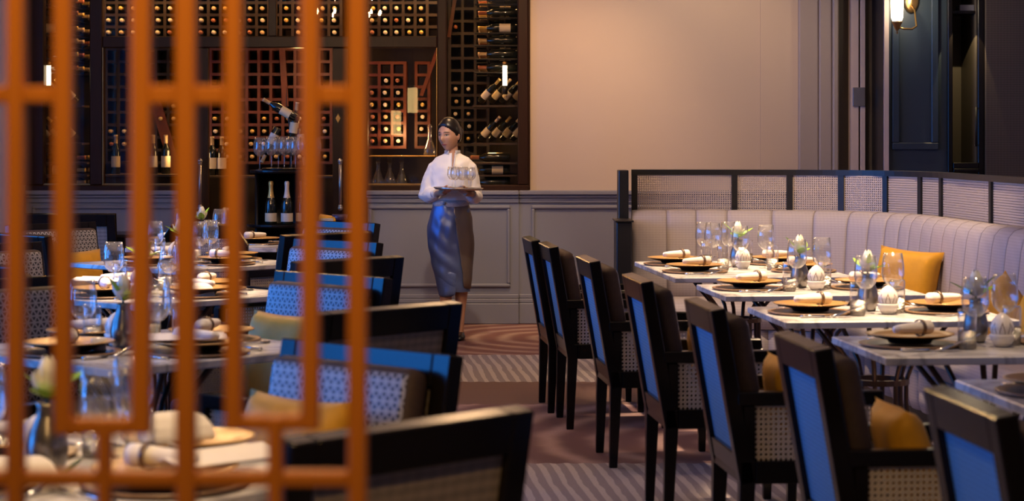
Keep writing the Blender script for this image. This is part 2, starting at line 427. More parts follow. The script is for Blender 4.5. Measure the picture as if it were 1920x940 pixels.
# pier at the left of the cabinet, paler paint in place of daylight
struct(MB().box(Xat(-160, 16.6), Xat(20, 16.6), 16.55, DW, 0, CH).build('trim_1', 'cream'))
# wainscot: a proud grey field with rail, panel mouldings and baseboard
def wainscot(tag_, x0, x1, dy, panels):
    m = MB().box(x0, x1, DW-.02-dy, DW, 0, RAIL-.05)
    struct(m.build('trim_'+tag_, 'wains'))
    m = MB().box(x0, x1, DW-.075-dy, DW, RAIL-.035, RAIL).box(x0, x1, DW-.05-dy, DW, RAIL-.06, RAIL-.035).box(x0, x1, DW-.035-dy, DW, RAIL-.10, RAIL-.06)
    struct(m.build('trim_'+tag_+'1', 'wains', bevel=.006))
    m = MB().box(x0, x1, DW-.045-dy, DW, 0, .165).box(x0, x1, DW-.035-dy, DW, .165, .20).box(x0, x1, DW-.028-dy, DW, .20, .235)
    struct(m.build('baseboard_back'+('' if tag_ == '2' else '_'+tag_), 'wains', bevel=.006))
    k = 0
    for (px0, px1) in panels:
        a, b = Xat(px0, DW), Xat(px1, DW); z0, z1 = Zat(538, DW), Zat(385, DW); t = .028; y0 = DW-.042-dy; y1 = DW-.02-dy
        m = MB().box(a, b, y0, y1, z0, z0+t).box(a, b, y0, y1, z1-t, z1).box(a, a+t, y0, y1, z0+t, z1-t).box(b-t, b, y0, y1, z0+t, z1-t)
        struct(m.build('trim_'+tag_+'%d' % (2+k), 'wains', bevel=.008)); k += 1
wainscot('2', dr, Xat(973, DW), .02, [(692, 957)])
wainscot('3', Xat(973, DW), Xat(1560, DW), 0, [(996, 1330), (1345, 1540)])
wainscot('4', xl, dl, 0, [(62, 332)])
# recess edge and the door casing on the right of the back wall
struct(MB().box(Xat(1425, DW), Xat(1496, DW), DW-.03, DW, RAIL, CH).build('trim_5', 'wall'))
cs = MB().box(Xat(1495, DW), Xat(1532, DW), DW-.10, DW+.1, 0, CH).box(Xat(1532, DW), Xat(1556, DW), DW-.13, DW+.1, 0, CH).box(Xat(1556, DW), Xat(1567, DW), DW-.17, DW+.1, 0, CH)
struct(cs.build('trim_6', 'trim', bevel=.01))
struct(MB().box(Xat(1567, DW), Xat(1590, DW), DW-.02, DW+.2, 0, CH).build('trim_7', 'olive'))
# door leaf standing open, seen on edge: two cream edges, a gap, one hinge
door = MB().box(Xat(1590, DW), Xat(1604, DW), DW-.15, DW+.3, 0, CH-.4).build('door_1', 'cream'); struct(door)
MB().box(Xat(1593, DW), Xat(1616, DW), DW-.165, DW-.15, Zat(200, DW), Zat(165, DW)).build('hinge', 'steel', door, bevel=.003)
MB().box(Xat(1593, DW), Xat(1616, DW), DW-.165, DW-.15, Zat(2, DW), Zat(-33, DW)).build('hinge', 'steel', door, bevel=.003)
struct(MB().box(Xat(1607.5, DW), Xat(1617, DW), DW-.15, DW+.3, 0, CH).build('trim_8', 'cream', bevel=.004))
struct(MB().box(Xat(1617, DW), Xat(1637, DW), DW-.10, DW+.3, 0, CH).build('trim_9', 'olive'))
struct(MB().box(Xat(1637, DW), Xat(1657, DW), DW+.3, DW+.35, 0, CH).build('trim_10', 'black'))  # black backing puts the opening's shade into colour
struct(MB().box(Xat(1604, DW), Xat(1640, DW), DW+.3, DW+.35, 0, CH).build('trim_11', 'black'))
D2 = 16.3                                            # blue panelled wall
struct(MB().box(Xat(1656.5, D2), Xat(1665, D2), D2-.04, D2, 0, CH).build('trim_12', 'cream'))
struct(MB().box(Xat(1656.5, D2)-.004, Xat(1665, D2), D2, DW+.3, 0, CH).build('trim_17', 'black'))  # black facing keeps the door gap dark in place of shade
b0, b1 = Xat(1665, D2), Xat(1775, D2)
struct(MB().box(b0, b1, D2, DW, 0, CH).build('wall_right_panelled', 'blue'))
z0, z1 = Zat(281, D2), CH-.3; a, b = Xat(1672, D2), Xat(1759, D2); t = .055
m = MB()
for s, (q0, q1) in ((0, (0, .03)), (1, (.012, .02))):
    e = .018*s; tt = t-.036*s
    m.box(a+e, b-e, D2-q1-.0, D2, z0+e, z0+e+tt).box(a+e, b-e, D2-q1, D2, z1-e-tt, z1-e).box(a+e, a+e+tt, D2-q1, D2, z0+e+tt, z1-e-tt).box(b-e-tt, b-e, D2-q1, D2, z0+e+tt, z1-e-tt)
struct(m.build('trim_13', 'blue', bevel=.006))
# dark display niche
n0, n1 = Xat(1775, D2), Xat(1844, D2); i0, i1 = Xat(1784, D2), Xat(1831, D2); zb, zt = Zat(305, D2), 2.9
m = MB().box(n0, i0, D2-.05, DW+.1, 0, CH).box(i1, n1, D2-.05, DW+.1, 0, CH).box(i0, i1, D2-.05, DW+.1, 0, zb-.02).box(i0, i1, D2-.05, DW+.1, zt, CH)
struct(m.build('trim_14', 'dark', bevel=.006))
struct(MB().box(i0, i1, D2-.07, D2+.05, zb-.045, zb).box(i0, i1, D2-.085, D2+.02, zb-.07, zb-.045).build('trim_15', 'dark', bevel=.004))
struct(MB().box(i0, i1, DW-.06, DW+.1, zb-.02, zt).box(i1-.004, i1+.001, D2, DW-.06, zb-.02, zt).build('wall_niche', 'olive'))
struct(MB().box(i0, i1, D2+.02, D2+.4, Zat(25, D2), Zat(20, D2)).build('trim_16', 'dark'))
q = tag(MB().box(Xat(1802, D2), Xat(1830, D2), D2+.05, D2+.2, Zat(25, D2)+.021, Zat(8, D2)).build('display_box', 'wains', bevel=.004), 'pale grey box on the upper shelf of the dark niche', 'box')
hb = thing('pull_handle', 'slim dark pull handle on the right edge of the dark niche', 'handle', (Xat(1826, D2), D2-.05, Zat(238, D2)))
MB().tube([(0, -.03, -.15), (0, -.03, .15)], .008).build('grip', 'black', hb, True)
for s in (-1, 1): MB().tube([(0, 0, .14*s), (0, -.03, .14*s)], .006).build('post', 'steel', hb, True)
struct(MB().box(n1, 4.6, D2-.1, DW, 0, CH).build('wall_right_fabric', 'fabric'))
struct(MB().box(4.4, 4.6, -3.2, D2, 0, CH).build('wall_right', 'wall'))
struct(MB().box(-5.6, 4.6, -3.2, -3.0, 0, CH).build('wall_front', 'wall'))
# left wall with windows
wl = MB(); ys = [-3.0]+[q for p in WIN for q in p]+[18.6]
for i in range(0, len(ys), 2): wl.box(-5.6, -5.36, ys[i], ys[i+1], 0, CH)
for (y0, y1) in WIN: wl.box(-5.6, -5.36, y0, y1, 0, .42).box(-5.6, -5.36, y0, y1, 3.18, CH)
struct(wl.build('wall_left', 'wains'))
for i, (y0, y1) in enumerate(WIN):
    fr = MB().box(-5.52, -5.47, y0, y0+.05, .42, 3.18).box(-5.52, -5.47, y1-.05, y1, .42, 3.18).box(-5.52, -5.47, y0+.05, y1-.05, .42, .47).box(-5.52, -5.47, y0+.05, y1-.05, 3.13, 3.18)
    wf = struct(fr.build('window_%d' % (i+1), 'trim'))
    MB().box(-5.50, -5.494, y0+.05, y1-.05, .47, 3.13).build('pane', 'pane', wf)
for o in bpy.data.objects:
    if o.type == 'LIGHT' and o.name.startswith('window_daylight'): o.location.x = -5.53

# ================================================================== wine cabinet
G = 'wine cabinet'
cab = thing('wine_cabinet', 'tall dark mahogany glass-fronted wine cabinet built into the back wall', 'cabinet', (Xat(520, DW), DW+.6, 0))
def cbox(name, px0, px1, z0, z1, y0, y1, mat, bevel=.004):
    o = MB().box(Xat(px0, DW), Xat(px1, DW), y0, y1, z0, z1).build(name, mat, None, bevel=bevel)
    o.parent = cab; o.location = -cab.location; return o
T0, T1 = Zat(90, DW), Zat(68, DW); SILL = Zat(347, DW)
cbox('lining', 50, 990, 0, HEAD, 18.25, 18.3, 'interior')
cbox('side', 38, 50, SILL, HEAD, DW-.02, 18.3, 'cab'); cbox('side', 990, 994, RAIL+.005, HEAD, DW-.02, 18.3, 'cab')
cbox('bottom', 50, 338, SILL-.06, SILL-.02, DW+.2, 18.25, 'cab'); cbox('bottom', 690, 990, SILL-.06, SILL-.02, DW+.2, 18.25, 'cab')
cbox('sill', 50, 338, RAIL-.02, SILL, DW-.06, DW+.2, 'cab', .008); cbox('sill', 690, 992, RAIL-.02, SILL, DW-.06, DW+.2, 'cab', .008)
cbox('top', 50, 990, HEAD-.04, HEAD, DW-.03, 18.25, 'cab')
for (p0, p1) in [(50, 84), (170, 194), (820, 838), (971, 990)]: cbox('mullion', p0, p1, SILL, HEAD-.04, DW-.05, DW+.06, 'cab', .008)
for (p0, p1) in [(338, 362), (656, 690)]: cbox('door_jamb', p0, p1, 0, HEAD-.04, DW-.06, DW+.08, 'cab', .008)
cbox('transom', 194, 338, T0, T1, DW-.05, DW+.05, 'cab', .008); cbox('transom', 362, 656, T0, T1, DW-.05, DW+.05, 'cab', .008); cbox('transom', 690, 820, T0, T1, DW-.05, DW+.05, 'cab', .008)
cbox('mullion', 504, 519, T1, HEAD-.04, DW-.04, DW+.05, 'cab')
for (p0, p1) in [(363, 392), (624, 655)]:
    st = cbox('door_stile', p0, p1, .02, T0, DW-.03, DW+.03, 'cab', .006)
    h = MB(); cx = Xat(378 if p0 < 400 else 640, DW)
    h.tube([(cx, DW-.09, Zat(388, DW)), (cx, DW-.09, Zat(304, DW))], .014, 10)
    ho = h.build('door_handle', 'steel', st, True)
    for py in (302, 306, 386, 390):
        MB().sphere((cx, DW-.09, Zat(py, DW)), .022 if py in (302, 390) else .018, 12, 8).build('finial', 'steel', st, True)
    for py in (310, 382): MB().tube([(cx, DW-.09, Zat(py, DW)), (cx, DW-.02, Zat(py, DW))], .01).build('handle_post', 'steel', st, True)
esc = MB().lathe([(0, 0), (.03, 0), (.024, .012), (0, .012)], 4, mat=Matrix.Translation((Xat(634.5, DW), DW-.03, Zat(222, DW))) @ Matrix.Rotation(PI/2, 4, 'X') @ Matrix.Diagonal((.8, 1.5, 1, 1)))
o = esc.build('escutcheon', 'brass'); o.parent = cab; o.location = -cab.location
for (p0, p1, z0, z1) in [(84, 170, SILL, HEAD-.04), (194, 338, SILL, T0), (194, 338, T1, HEAD-.04), (362, 504, T1, HEAD-.04), (519, 656, T1, HEAD-.04),
                         (690, 820, SILL, T0), (690, 820, T1, HEAD-.04), (838, 971, SILL, HEAD-.04)]:
    cbox('pane', p0, p1, z0, z1, DW+.0, DW+.008, 'pane', 0)
cbox('brass_bead', 82, 335, SILL, SILL+.012, DW-.03, DW-.004, 'brass', 0); cbox('brass_bead', 690, 818, SILL, SILL+.012, DW-.03, DW-.004, 'brass', 0)
cbox('brass_bead', 194, 196, SILL, T0, DW-.052, DW-.03, 'brass', 0); cbox('brass_bead', 818.5, 820, SILL, T0, DW-.06, DW-.04, 'brass', 0)
# ---- racks of crossed boards
def rack(label, px, py, D, z1=None, mat='rack', depth=.28, braces=(), skip=()):
    """px, py: board centre lines in the photograph at depth D."""
    xs = [Xat(p, D) for p in px]; zs = [Zat(p, D) for p in py]
    r = thing('wine_rack', label, 'rack', ((xs[0]+xs[-1])/2, D, min(zs)))
    L = -r.location; hw = .012
    vm = MB().box(-hw, hw, 0, depth, min(zs)-.01, max(zs)+.01).mesh('board', mat)
    hm = MB().box(xs[0]-hw, xs[-1]+hw, .004, depth-.004, -hw, hw).mesh('board', mat)
    for x in xs: obj('board', vm, r, (x+L.x, 0, L.z))
    for z in zs: obj('board', hm, r, (L.x, 0, z+L.z))
    for (x0, y0, x1, y1, wd) in braces:
        a = Vector((Xat(x0, D), 0, Zat(y0, D))); b = Vector((Xat(x1, D), 0, Zat(y1, D))); d = (b-a).normalized(); n = Vector((-d.z, 0, d.x))*wd/2
        m = MB().add([a+n, b+n, b-n, a-n, a+n+Vector((0, -.03, 0)), b+n+Vector((0, -.03, 0)), b-n+Vector((0, -.03, 0)), a-n+Vector((0, -.03, 0))],
                     [(0, 1, 2, 3), (7, 6, 5, 4), (0, 4, 5, 1), (1, 5, 6, 2), (2, 6, 7, 3), (3, 7, 4, 0)])
        m.build('brace', 'rack', r, loc=(L.x, -.005, L.z))
    return xs, zs
def bottle_prof(): return [(0, 0), (.034, 0), (.037, .006), (.037, .18), (.034, .205), (.018, .235), (.0145, .25), (.0145, .30), (.016, .30), (.016, .315), (0, .315)]
def bottle_mesh(cap, label=None, n=14, capz=.245):
    m = MB(); pr = bottle_prof()
    m.lathe(pr[:7], n)
    m.lathe([(.0152, capz), (.0152, .30), (.0165, .30), (.0165, .316), (0, .317)], n, mi=1)
    if label: m.lathe([(.0376, .055), (.0376, .145)], n, mi=2)
    return m.mesh('bottle', ['bottle', cap]+([label] if label else []), True)
CAPS = ['cap0', 'cap1', 'cap2', 'cap2', 'cap0', 'cap3']
LYING = [bottle_mesh(c) for c in CAPS]
for me in LYING: me.transform(Matrix.Rotation(PI/2, 4, 'X'))      # neck towards -Y
ORD = ['first', 'second', 'third', 'fourth', 'fifth', 'sixth', 'seventh', 'eighth', 'ninth', 'tenth', 'eleventh', 'twelfth', 'thirteenth', 'fourteenth', 'fifteenth']
def fill(xs, zs, D, cells, label, group, jit=.006):
    rows = {}
    for (i, j) in cells: rows.setdefault(j, []).append(i)
    rk = sorted(rows)
    for (i, j) in cells:
        if not (0 <= i < len(xs)-1 and 0 <= j < len(zs)-1): continue
        x = (xs[i]+xs[i+1])/2+random.uniform(-jit, jit); z = zs[j+1]+.013+.038
        o = obj('wine_bottle', random.choice(LYING), None, (x, D+.245+random.uniform(-.02, .012), z))
        tag(o, '%s: row %s from the top, %s bottle from the left' % (label, ORD[rk.index(j)], ORD[sorted(rows[j]).index(i)]), 'bottle', group)
P = 22.6
# upper racks above the transom
ux = [196+P*i for i in range(7)]; uy = [5-P*2, 5-P, 5, 28, 50.5, 73]
xs, zs = rack('dark bottle rack above the transom in the left bay of the cabinet', ux, uy, 17.5, mat='rackd')
fill(xs, zs, 17.5, [(i, j) for i in range(6) for j in range(5)], 'bottle in the upper left rack', 'bottles in the upper left rack')
ux = [368+P*i for i in range(13)]
xs, zs = rack('dark bottle rack above the transom over the cabinet door', ux, uy, 17.5, mat='rackd')
fill(xs, zs, 17.5, [(i, j) for i in range(12) for j in range(5) if random.random() < .93], 'bottle in the upper middle rack', 'bottles in the upper middle rack')
ux = [688+P*i for i in range(7)]
xs, zs = rack('dark bottle rack above the transom right of the cabinet door', ux, uy, 17.5, mat='rackd')
fill(xs, zs, 17.5, [(i, j) for i in range(6) for j in range(5) if i < 5], 'bottle in the upper right rack', 'bottles in the upper right rack')
# red rack behind the door bay
rx = [372+P*i for i in range(12)]; ry = [92+23.7*i for i in range(10)]
xs, zs = rack('red-brown bottle rack behind the open cabinet door', rx, ry, 17.7, braces=[(529, 80, 536, 200, .05)])
full = set()
for j in range(4, 9):
    for i in range(11):
        if random.random() < {4: .30, 5: .35, 6: .5, 7: .72, 8: .72}[j]: full.add((i, j))
full -= {(4, 4), (5, 4), (4, 5), (6, 4)}; full |= {(4, 6), (4, 8), (5, 8), (10, 6), (10, 8), (10, 5)}
fill(xs, zs, 17.7, sorted(full), 'bottle in the red-brown rack', 'bottles in the red-brown rack')
# rack right of the door, a paler grid
rx = [687+24*i for i in range(4)]; ry = [118+22.6*i for i in range(8)]
xs, zs = rack('narrow bottle rack right of the cabinet door above the decanters', rx, ry, 17.45, mat='rack')
fill(xs, zs, 17.45, [(1, 1), (2, 1)]+[(i, j) for i in range(3) for j in range(2, 7)], 'bottle in the narrow rack', 'bottles in the narrow rack')
rx = [780+24*i for i in range(2)]
xs, zs = rack('single column bottle rack beside the cabinet mullion', rx, ry, 17.6, mat='rack', braces=[(822, 90, 790, 180, .03)])
fill(xs, zs, 17.6, [(0, j) for j in (3, 4, 5)], 'bottle in the single-column rack', 'bottles in the single column rack')
rx = [843+24*i for i in range(4)]; ry = [-30+23.2*i for i in range(15)]
xs, zs = rack('dim bottle rack on the back of the right-hand cabinet bay', rx, ry, 17.95, mat='rackd', braces=[(856, -20, 842, 70, .03)])
fill(xs, zs, 17.95, [(0, 3), (0, 8), (1, 8), (0, 9), (1, 9), (0, 10), (1, 10), (1, 11), (0, 12), (1, 12)], 'bottle in the dim right-hand rack', 'bottles in the right-hand rack')
# left bay below the transom
rx = [199+23.2*i for i in range(7)]; ry = [92+23.7*i for i in range(10)]
xs, zs = rack('dark bottle rack in the left glazed bay under the transom', rx, ry, 17.75, mat='rackd', braces=[(292, 190, 334, 330, .09)])
fill(xs, zs, 17.75, [(0, 6), (1, 6), (0, 7), (1, 7), (5, 5), (4, 5), (2, 6), (5, 4)], 'bottle in the left bay rack', 'bottles in the left glazed bay')
# ---- shelves
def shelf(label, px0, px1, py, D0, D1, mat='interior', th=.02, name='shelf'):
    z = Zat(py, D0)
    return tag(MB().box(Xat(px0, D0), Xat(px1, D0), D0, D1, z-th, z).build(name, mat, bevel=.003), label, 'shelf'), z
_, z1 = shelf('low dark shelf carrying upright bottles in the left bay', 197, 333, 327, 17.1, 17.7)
UP = [bottle_mesh('cap0', l) for l in ('label', 'label2')]
for k, (px, D, w_) in enumerate([(217, 17.25, 0), (287, 17.25, 1), (311, 17.25, 0)]):
    tag(obj('wine_bottle', UP[w_], None, (Xat(px, D), D, z1), (0, 0, k)), ['upright wine bottle with gold label at the left end of the low shelf', 'upright bottle with cream label in the middle of the low left shelf', 'upright bottle with tall gold label beside the red brace'][k], 'bottle')
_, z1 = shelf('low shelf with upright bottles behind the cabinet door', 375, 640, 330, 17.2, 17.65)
for k, px in enumerate((398, 416)):
    tag(obj('wine_bottle', UP[k], None, (Xat(px, 17.35), 17.35, z1), (0, 0, 0)), ['upright gold-labelled bottle by the left cabinet door handle', 'upright cream-labelled bottle right of the gold-labelled one behind the door'][k], 'bottle')
_, zs1 = shelf('glass shelf holding stemware right of the cabinet door', 692, 816, 292, 17.1, 17.4, 'brass', .012)
# ---- bottles of the end bays: lying on the side racks with their necks inwards, and leaning on display
def side_bay(s, px_in, px_out, side, bay):
    """s=+1: right-hand bay (necks to the left)."""
    xo = Xat(px_out, 17.3)
    for j, py in enumerate((2, 27, 55, 78, 103, 128)):
        z = Zat(py, 17.3)
        tag(MB().tube([(xo, 17.05, z-.045), (xo-s*.34, 17.05, z-.045)], .008, 6).tube([(xo, 17.95, z-.045), (xo-s*.34, 17.95, z-.045)], .008, 6).tube([(xo-s*.10, 17.03, z-.045), (xo-s*.10, 17.97, z-.045)], .006, 6).tube([(xo-s*.24, 17.03, z-.045), (xo-s*.24, 17.97, z-.045)], .006, 6).build('bottle_cradle', 'black'),
            'thin metal bottle cradle, %s level from the top on the %s side of the cabinet' % (['topmost', 'second', 'third', 'fourth', 'fifth', 'lowest'][j], side), 'cradle')
        for k in range(4):
            D = 17.12+.25*k
            me = END[(j+k) % 4]
            o = obj('wine_bottle', me, None, (xo-s*.0, D, z), (0, -s*PI/2, 0))
            tag(o, '%s bottle from the front on the %s cradle level, %s side of the cabinet' % (ORD[k], ['topmost', 'second', 'third', 'fourth', 'fifth', 'lowest'][j], side), 'bottle', 'bottles on the %s cradles' % side)
    for j, py in enumerate((192, 262)):
        z = Zat(py+6, 17.3)
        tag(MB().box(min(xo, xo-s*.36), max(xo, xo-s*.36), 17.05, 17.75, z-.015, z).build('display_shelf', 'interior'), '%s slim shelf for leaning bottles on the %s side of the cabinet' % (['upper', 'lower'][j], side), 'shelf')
        for k in range(4):
            o = obj('wine_bottle', END2[(k+j) % 2], None, (xo-s*(.30-.085*k), 17.15+.10*k, z+.03), (math.radians(18), s*math.radians(42), 0))
            o.scale = (.8, .8, .8)
            tag(o, '%s leaning pale-labelled bottle from the left on the %s %s display shelf' % (ORD[k if s > 0 else 3-k], ['upper', 'lower'][j], side), 'bottle', 'bottles leaning on the %s %s shelf' % (['upper', 'lower'][j], side))
    for j, py in enumerate((296, 319, 342)):
        z = Zat(py, 17.2)
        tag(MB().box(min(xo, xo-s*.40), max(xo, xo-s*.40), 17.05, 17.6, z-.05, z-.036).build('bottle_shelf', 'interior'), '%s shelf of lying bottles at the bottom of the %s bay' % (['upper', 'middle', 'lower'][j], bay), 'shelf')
        for k in range(3):
            o = obj('wine_bottle', END[(j+k+1) % 4], None, (xo-s*.06, 17.12+.16*k, z+.002), (0, -s*PI/2, 0))
            tag(o, '%s bottle from the front lying on the %s foot shelf of the %s bay' % (ORD[k], ['upper', 'middle', 'lower'][j], bay), 'bottle', 'bottles on the %s foot shelf of the %s bay' % (['upper', 'middle', 'lower'][j], bay))
    t = thing('sconce_reflection_tube', 'white tube standing for a sconce reflection in the %s bay of the wine cabinet' % bay, 'lamp', (xo-s*.10, 17.03, Zat(170, 17.03)))  # added glowing tube in place of a mirrored sconce
    MB().lathe([(.018, .04), (.018, .20)], 12).build('lit_tube', 'tube', t, True)
    MB().lathe([(0, -.03), (.022, -.03), (.026, .04), (0, .04)], 12).build('base', 'black', t, True)
    MB().lathe([(0, .20), (.02, .20), (.02, .225), (0, .235)], 12).build('cap', 'brass', t, True)
END = [bottle_mesh(c, l, capz=.225) for c, l in (('cap0', None), ('cap3', None), ('cap1', 'label'), ('cap0', None))]
END2 = [bottle_mesh('cap1', 'label2'), bottle_mesh('cap0', 'label')]
side_bay(1, 840, 970, 'right', 'right-hand')
side_bay(-1, 168, 82, 'left', 'left-hand')

dec = MB().lathe([(0, 0), (.045, 0), (.052, .01), (.048, .05), (.030, .10), (.017, .13), (.015, .18), (.022, .20), (.020, .20), (.0125, .18), (.0145, .13), (.027, .10), (.045, .05), (.048, .012), (0, .006)], 20).mesh('decanter', 'glass', True)
stp = MB().lathe([(.011, .185), (.013, .205), (.020, .225), (.018, .245), (0, .255)], 14).mesh('stopper', 'glass', True)
for k, (px, zz, lb) in enumerate([(709, SILL-.02, 'left decanter at the bottom of the bay right of the door'), (731, SILL-.02, 'middle decanter at the bottom of the bay right of the door'), (753, SILL-.02, 'right decanter at the bottom of the bay right of the door'), (806, zs1, 'stoppered decanter on the glass shelf behind the waitress')]):
    t = thing('decanter', lb, 'decanter', (Xat(px, 17.22), 17.22, zz), k, 'decanters')
    obj('body', dec, t); obj('stopper', stp, t)
# ================================================================== lattice screen in the foreground
DS = 2.3
sx_ = lambda p: Xat(p, DS)
sz_ = lambda p: Zat(p, DS)
scr = thing('lattice_screen', 'orange-brown wooden lattice screen standing in the left foreground', 'screen', (sx_(350), DS, 0))
def sbar(px0, px1, py0, py1, name, dy=.013):
    z0 = 0 if py1 is None else sz_(py1); z1 = 2.2 if py0 is None else sz_(py0)
    o = MB().box(sx_(px0), sx_(px1), DS-dy, DS+dy, z0, z1).build(name, 'screen', scr, bevel=.002)
    o.location = -scr.location
for (a, b, y0, y1) in [(14, 47, None, None), (103, 137, None, 814), (247, 284, None, 814), (331, 368, None, None), (423, 455, None, 806), (565, 600, None, 806), (653, 688, None, None), (184, 210, 785, None), (503, 530, 780, None)]:
    sbar(a, b, y0, y1, 'upright')
for (a, b, y0, y1) in [(-140, 14, 162, 194), (47, 103, 162, 194), (284, 331, 160, 196), (368, 423, 160, 196), (600, 653, 160, 196), (137, 247, 784, 814), (455, 503, 778, 806), (530, 565, 778, 806),
                       (-140, 14, 883, 911), (47, 184, 883, 911), (210, 331, 883, 911), (368, 503, 883, 911), (530, 653, 883, 911)]:
    sbar(a, b, y0, y1, 'crossbar', .012)
o = MB().box(sx_(-140), sx_(690), DS-.03, DS+.03, 0, .06).build('base_rail', 'screen', scr, bevel=.004); o.location = -scr.location
o = MB().box(sx_(-140), sx_(690), DS-.03, DS+.03, 2.2, 2.26).build('top_rail', 'screen', scr, bevel=.004); o.location = -scr.location

# ================================================================== armchairs
LEAN = Vector((0, -.17, .985)).normalized(); LN = Vector((0, LEAN.z, -LEAN.y))
def lean_mat(y, z): return Matrix(((1, 0, 0, 0), (0, LN.y, LEAN.y, y), (0, LN.z, LEAN.z, z), (0, 0, 0, 1)))   # x, forward, up the slope
def make_armchair(w, h=.93, hexback=False, panel='panel'):
    r = thing('armchair', 'armchair', 'chair')
    hw = w/2; zs = .36; L = (h-zs)/LEAN.z; bm_ = lean_mat(-.25, zs)
    for s in (-1, 1):
        MB().frustum((s*(hw-.030), -.262, 0), .016, .018, (s*(hw-.026), -.25, zs+.02), .026, .026).build('leg', 'chair', r, bevel=.003)
        MB().frustum((s*(hw-.032), .225, 0), .016, .016, (s*(hw-.028), .225, zs+.02), .024, .024).build('leg', 'chair', r, bevel=.003)
    f = MB()
    f.box(-hw, hw, -.275, -.225, zs, zs+.075).box(-hw, hw, .20, .25, zs, zs+.075).box(-hw, -hw+.045, -.225, .20, zs, zs+.075).box(hw-.045, hw, -.225, .20, zs, zs+.075)
    f.build('seat_frame', 'chair', r, bevel=.003)
    b = MB(); st = .062; tr = .085
    if hexback:
        c = .05
        b.loft([[bm_ @ Vector(q) for q in ((-hw+.0, y, L-.13), (-hw+.085, y, L), (hw-.085, y, L), (hw-.0, y, L-.13), (hw-st, y, L-.15), (hw-.12, y, L-tr), (-hw+.12, y, L-tr), (-hw+st, y, L-.15))] for y in (-.025, .025)])
        b.box(-hw, -hw+st, -.025, .025, 0, L-.13, mat=bm_).box(hw-st, hw, -.025, .025, 0, L-.13, mat=bm_)
    else:
        b.box(-hw, -hw+st, -.025, .025, .0, L, mat=bm_).box(hw-st, hw, -.025, .025, .0, L, mat=bm_)
        b.box(-hw+st, hw-st, -.025, .025, L-tr, L, mat=bm_)
    b.box(-hw+st, hw-st, -.022, .022, .03, .10, mat=bm_)
    bf = b.build('back_frame', 'chair', r, bevel=.004)
    eul = lean_mat(-.25, zs).to_euler()
    def on_back(m, name, mat, **k): return m.build(name, mat, r, loc=(0, -.25, zs), rot=eul, **k)
    on_back(MB().box(-hw+st-.004, hw-st+.004, -.008, .004, .09, L-tr+.004), 'back_panel', 'cane2' if hexback else panel)
    if not hexback:
        bc = on_back(MB().box(-hw+.05, hw-.05, .0255, .105, .10, L-.045), 'back_cushion', ['lattice', 'seat'], bevel=.034, seg=3, smooth=True)
        for p in bc.data.polygons: p.material_index = 0 if p.normal.y > .75 else 1
    MB().box(-hw+.046, hw-.046, -.215, .245, zs+.06, zs+.135).build('seat_cushion', 'seat', r, bevel=.025, seg=3, smooth=True)
    for s in (-1, 1):
        a = MB().box(s*hw-.024-s*.022, s*hw+.024-s*.022, -.285, .20, .615, .66).box(s*hw-.022-s*.022, s*hw+.022-s*.022, .165, .21, zs+.07, .62)
        a.box(s*hw-.020-s*.022, s*hw+.020-s*.022, -.265, -.225, zs+.07, .615)
        a.build('arm', 'chair', r, bevel=.004)
        MB().box(-.196, .196, -.004, .004, zs+.075, .615).build('cane_panel', 'cane', r, loc=(s*(hw-.022), -.030, 0), rot=(0, 0, PI/2))
    return r
right_chair = Proto(make_armchair(.52))
RC = [(.205, 11.70, 'slim black armchair at the far end of the right row, back to the aisle'),
      (.290, 11.07, 'second armchair from the far end of the right row, close behind the last'),
      (.450, 9.82, 'black armchair with blue-lit rear panel, third from the far end of the right row'),
      (.60, 8.50, 'black armchair with blue-lit rear panel in the middle of the right row'),
      (.75, 7.20, 'black armchair with wide blue-lit rear panel, third nearest in the right row'),
      (.905, 5.92, 'large black armchair with blue-lit rear panel, second nearest in the right row'),
      (1.08, 4.58, 'nearest blurred black armchair with blue-lit rear panel at the lower right corner')]
AR = math.radians(5.2)                   # the right-hand group is turned slightly against the room
def local(c, a, x, y, z=0): return Vector((c[0]+x*math.cos(a)-y*math.sin(a), c[1]+x*math.sin(a)+y*math.cos(a), z))
for (x, y, lb) in RC:
    p = local((x, y), AR, .245, 0)
    right_chair.put(p, AR-PI/2, lb, 'armchairs along the right-hand tables')

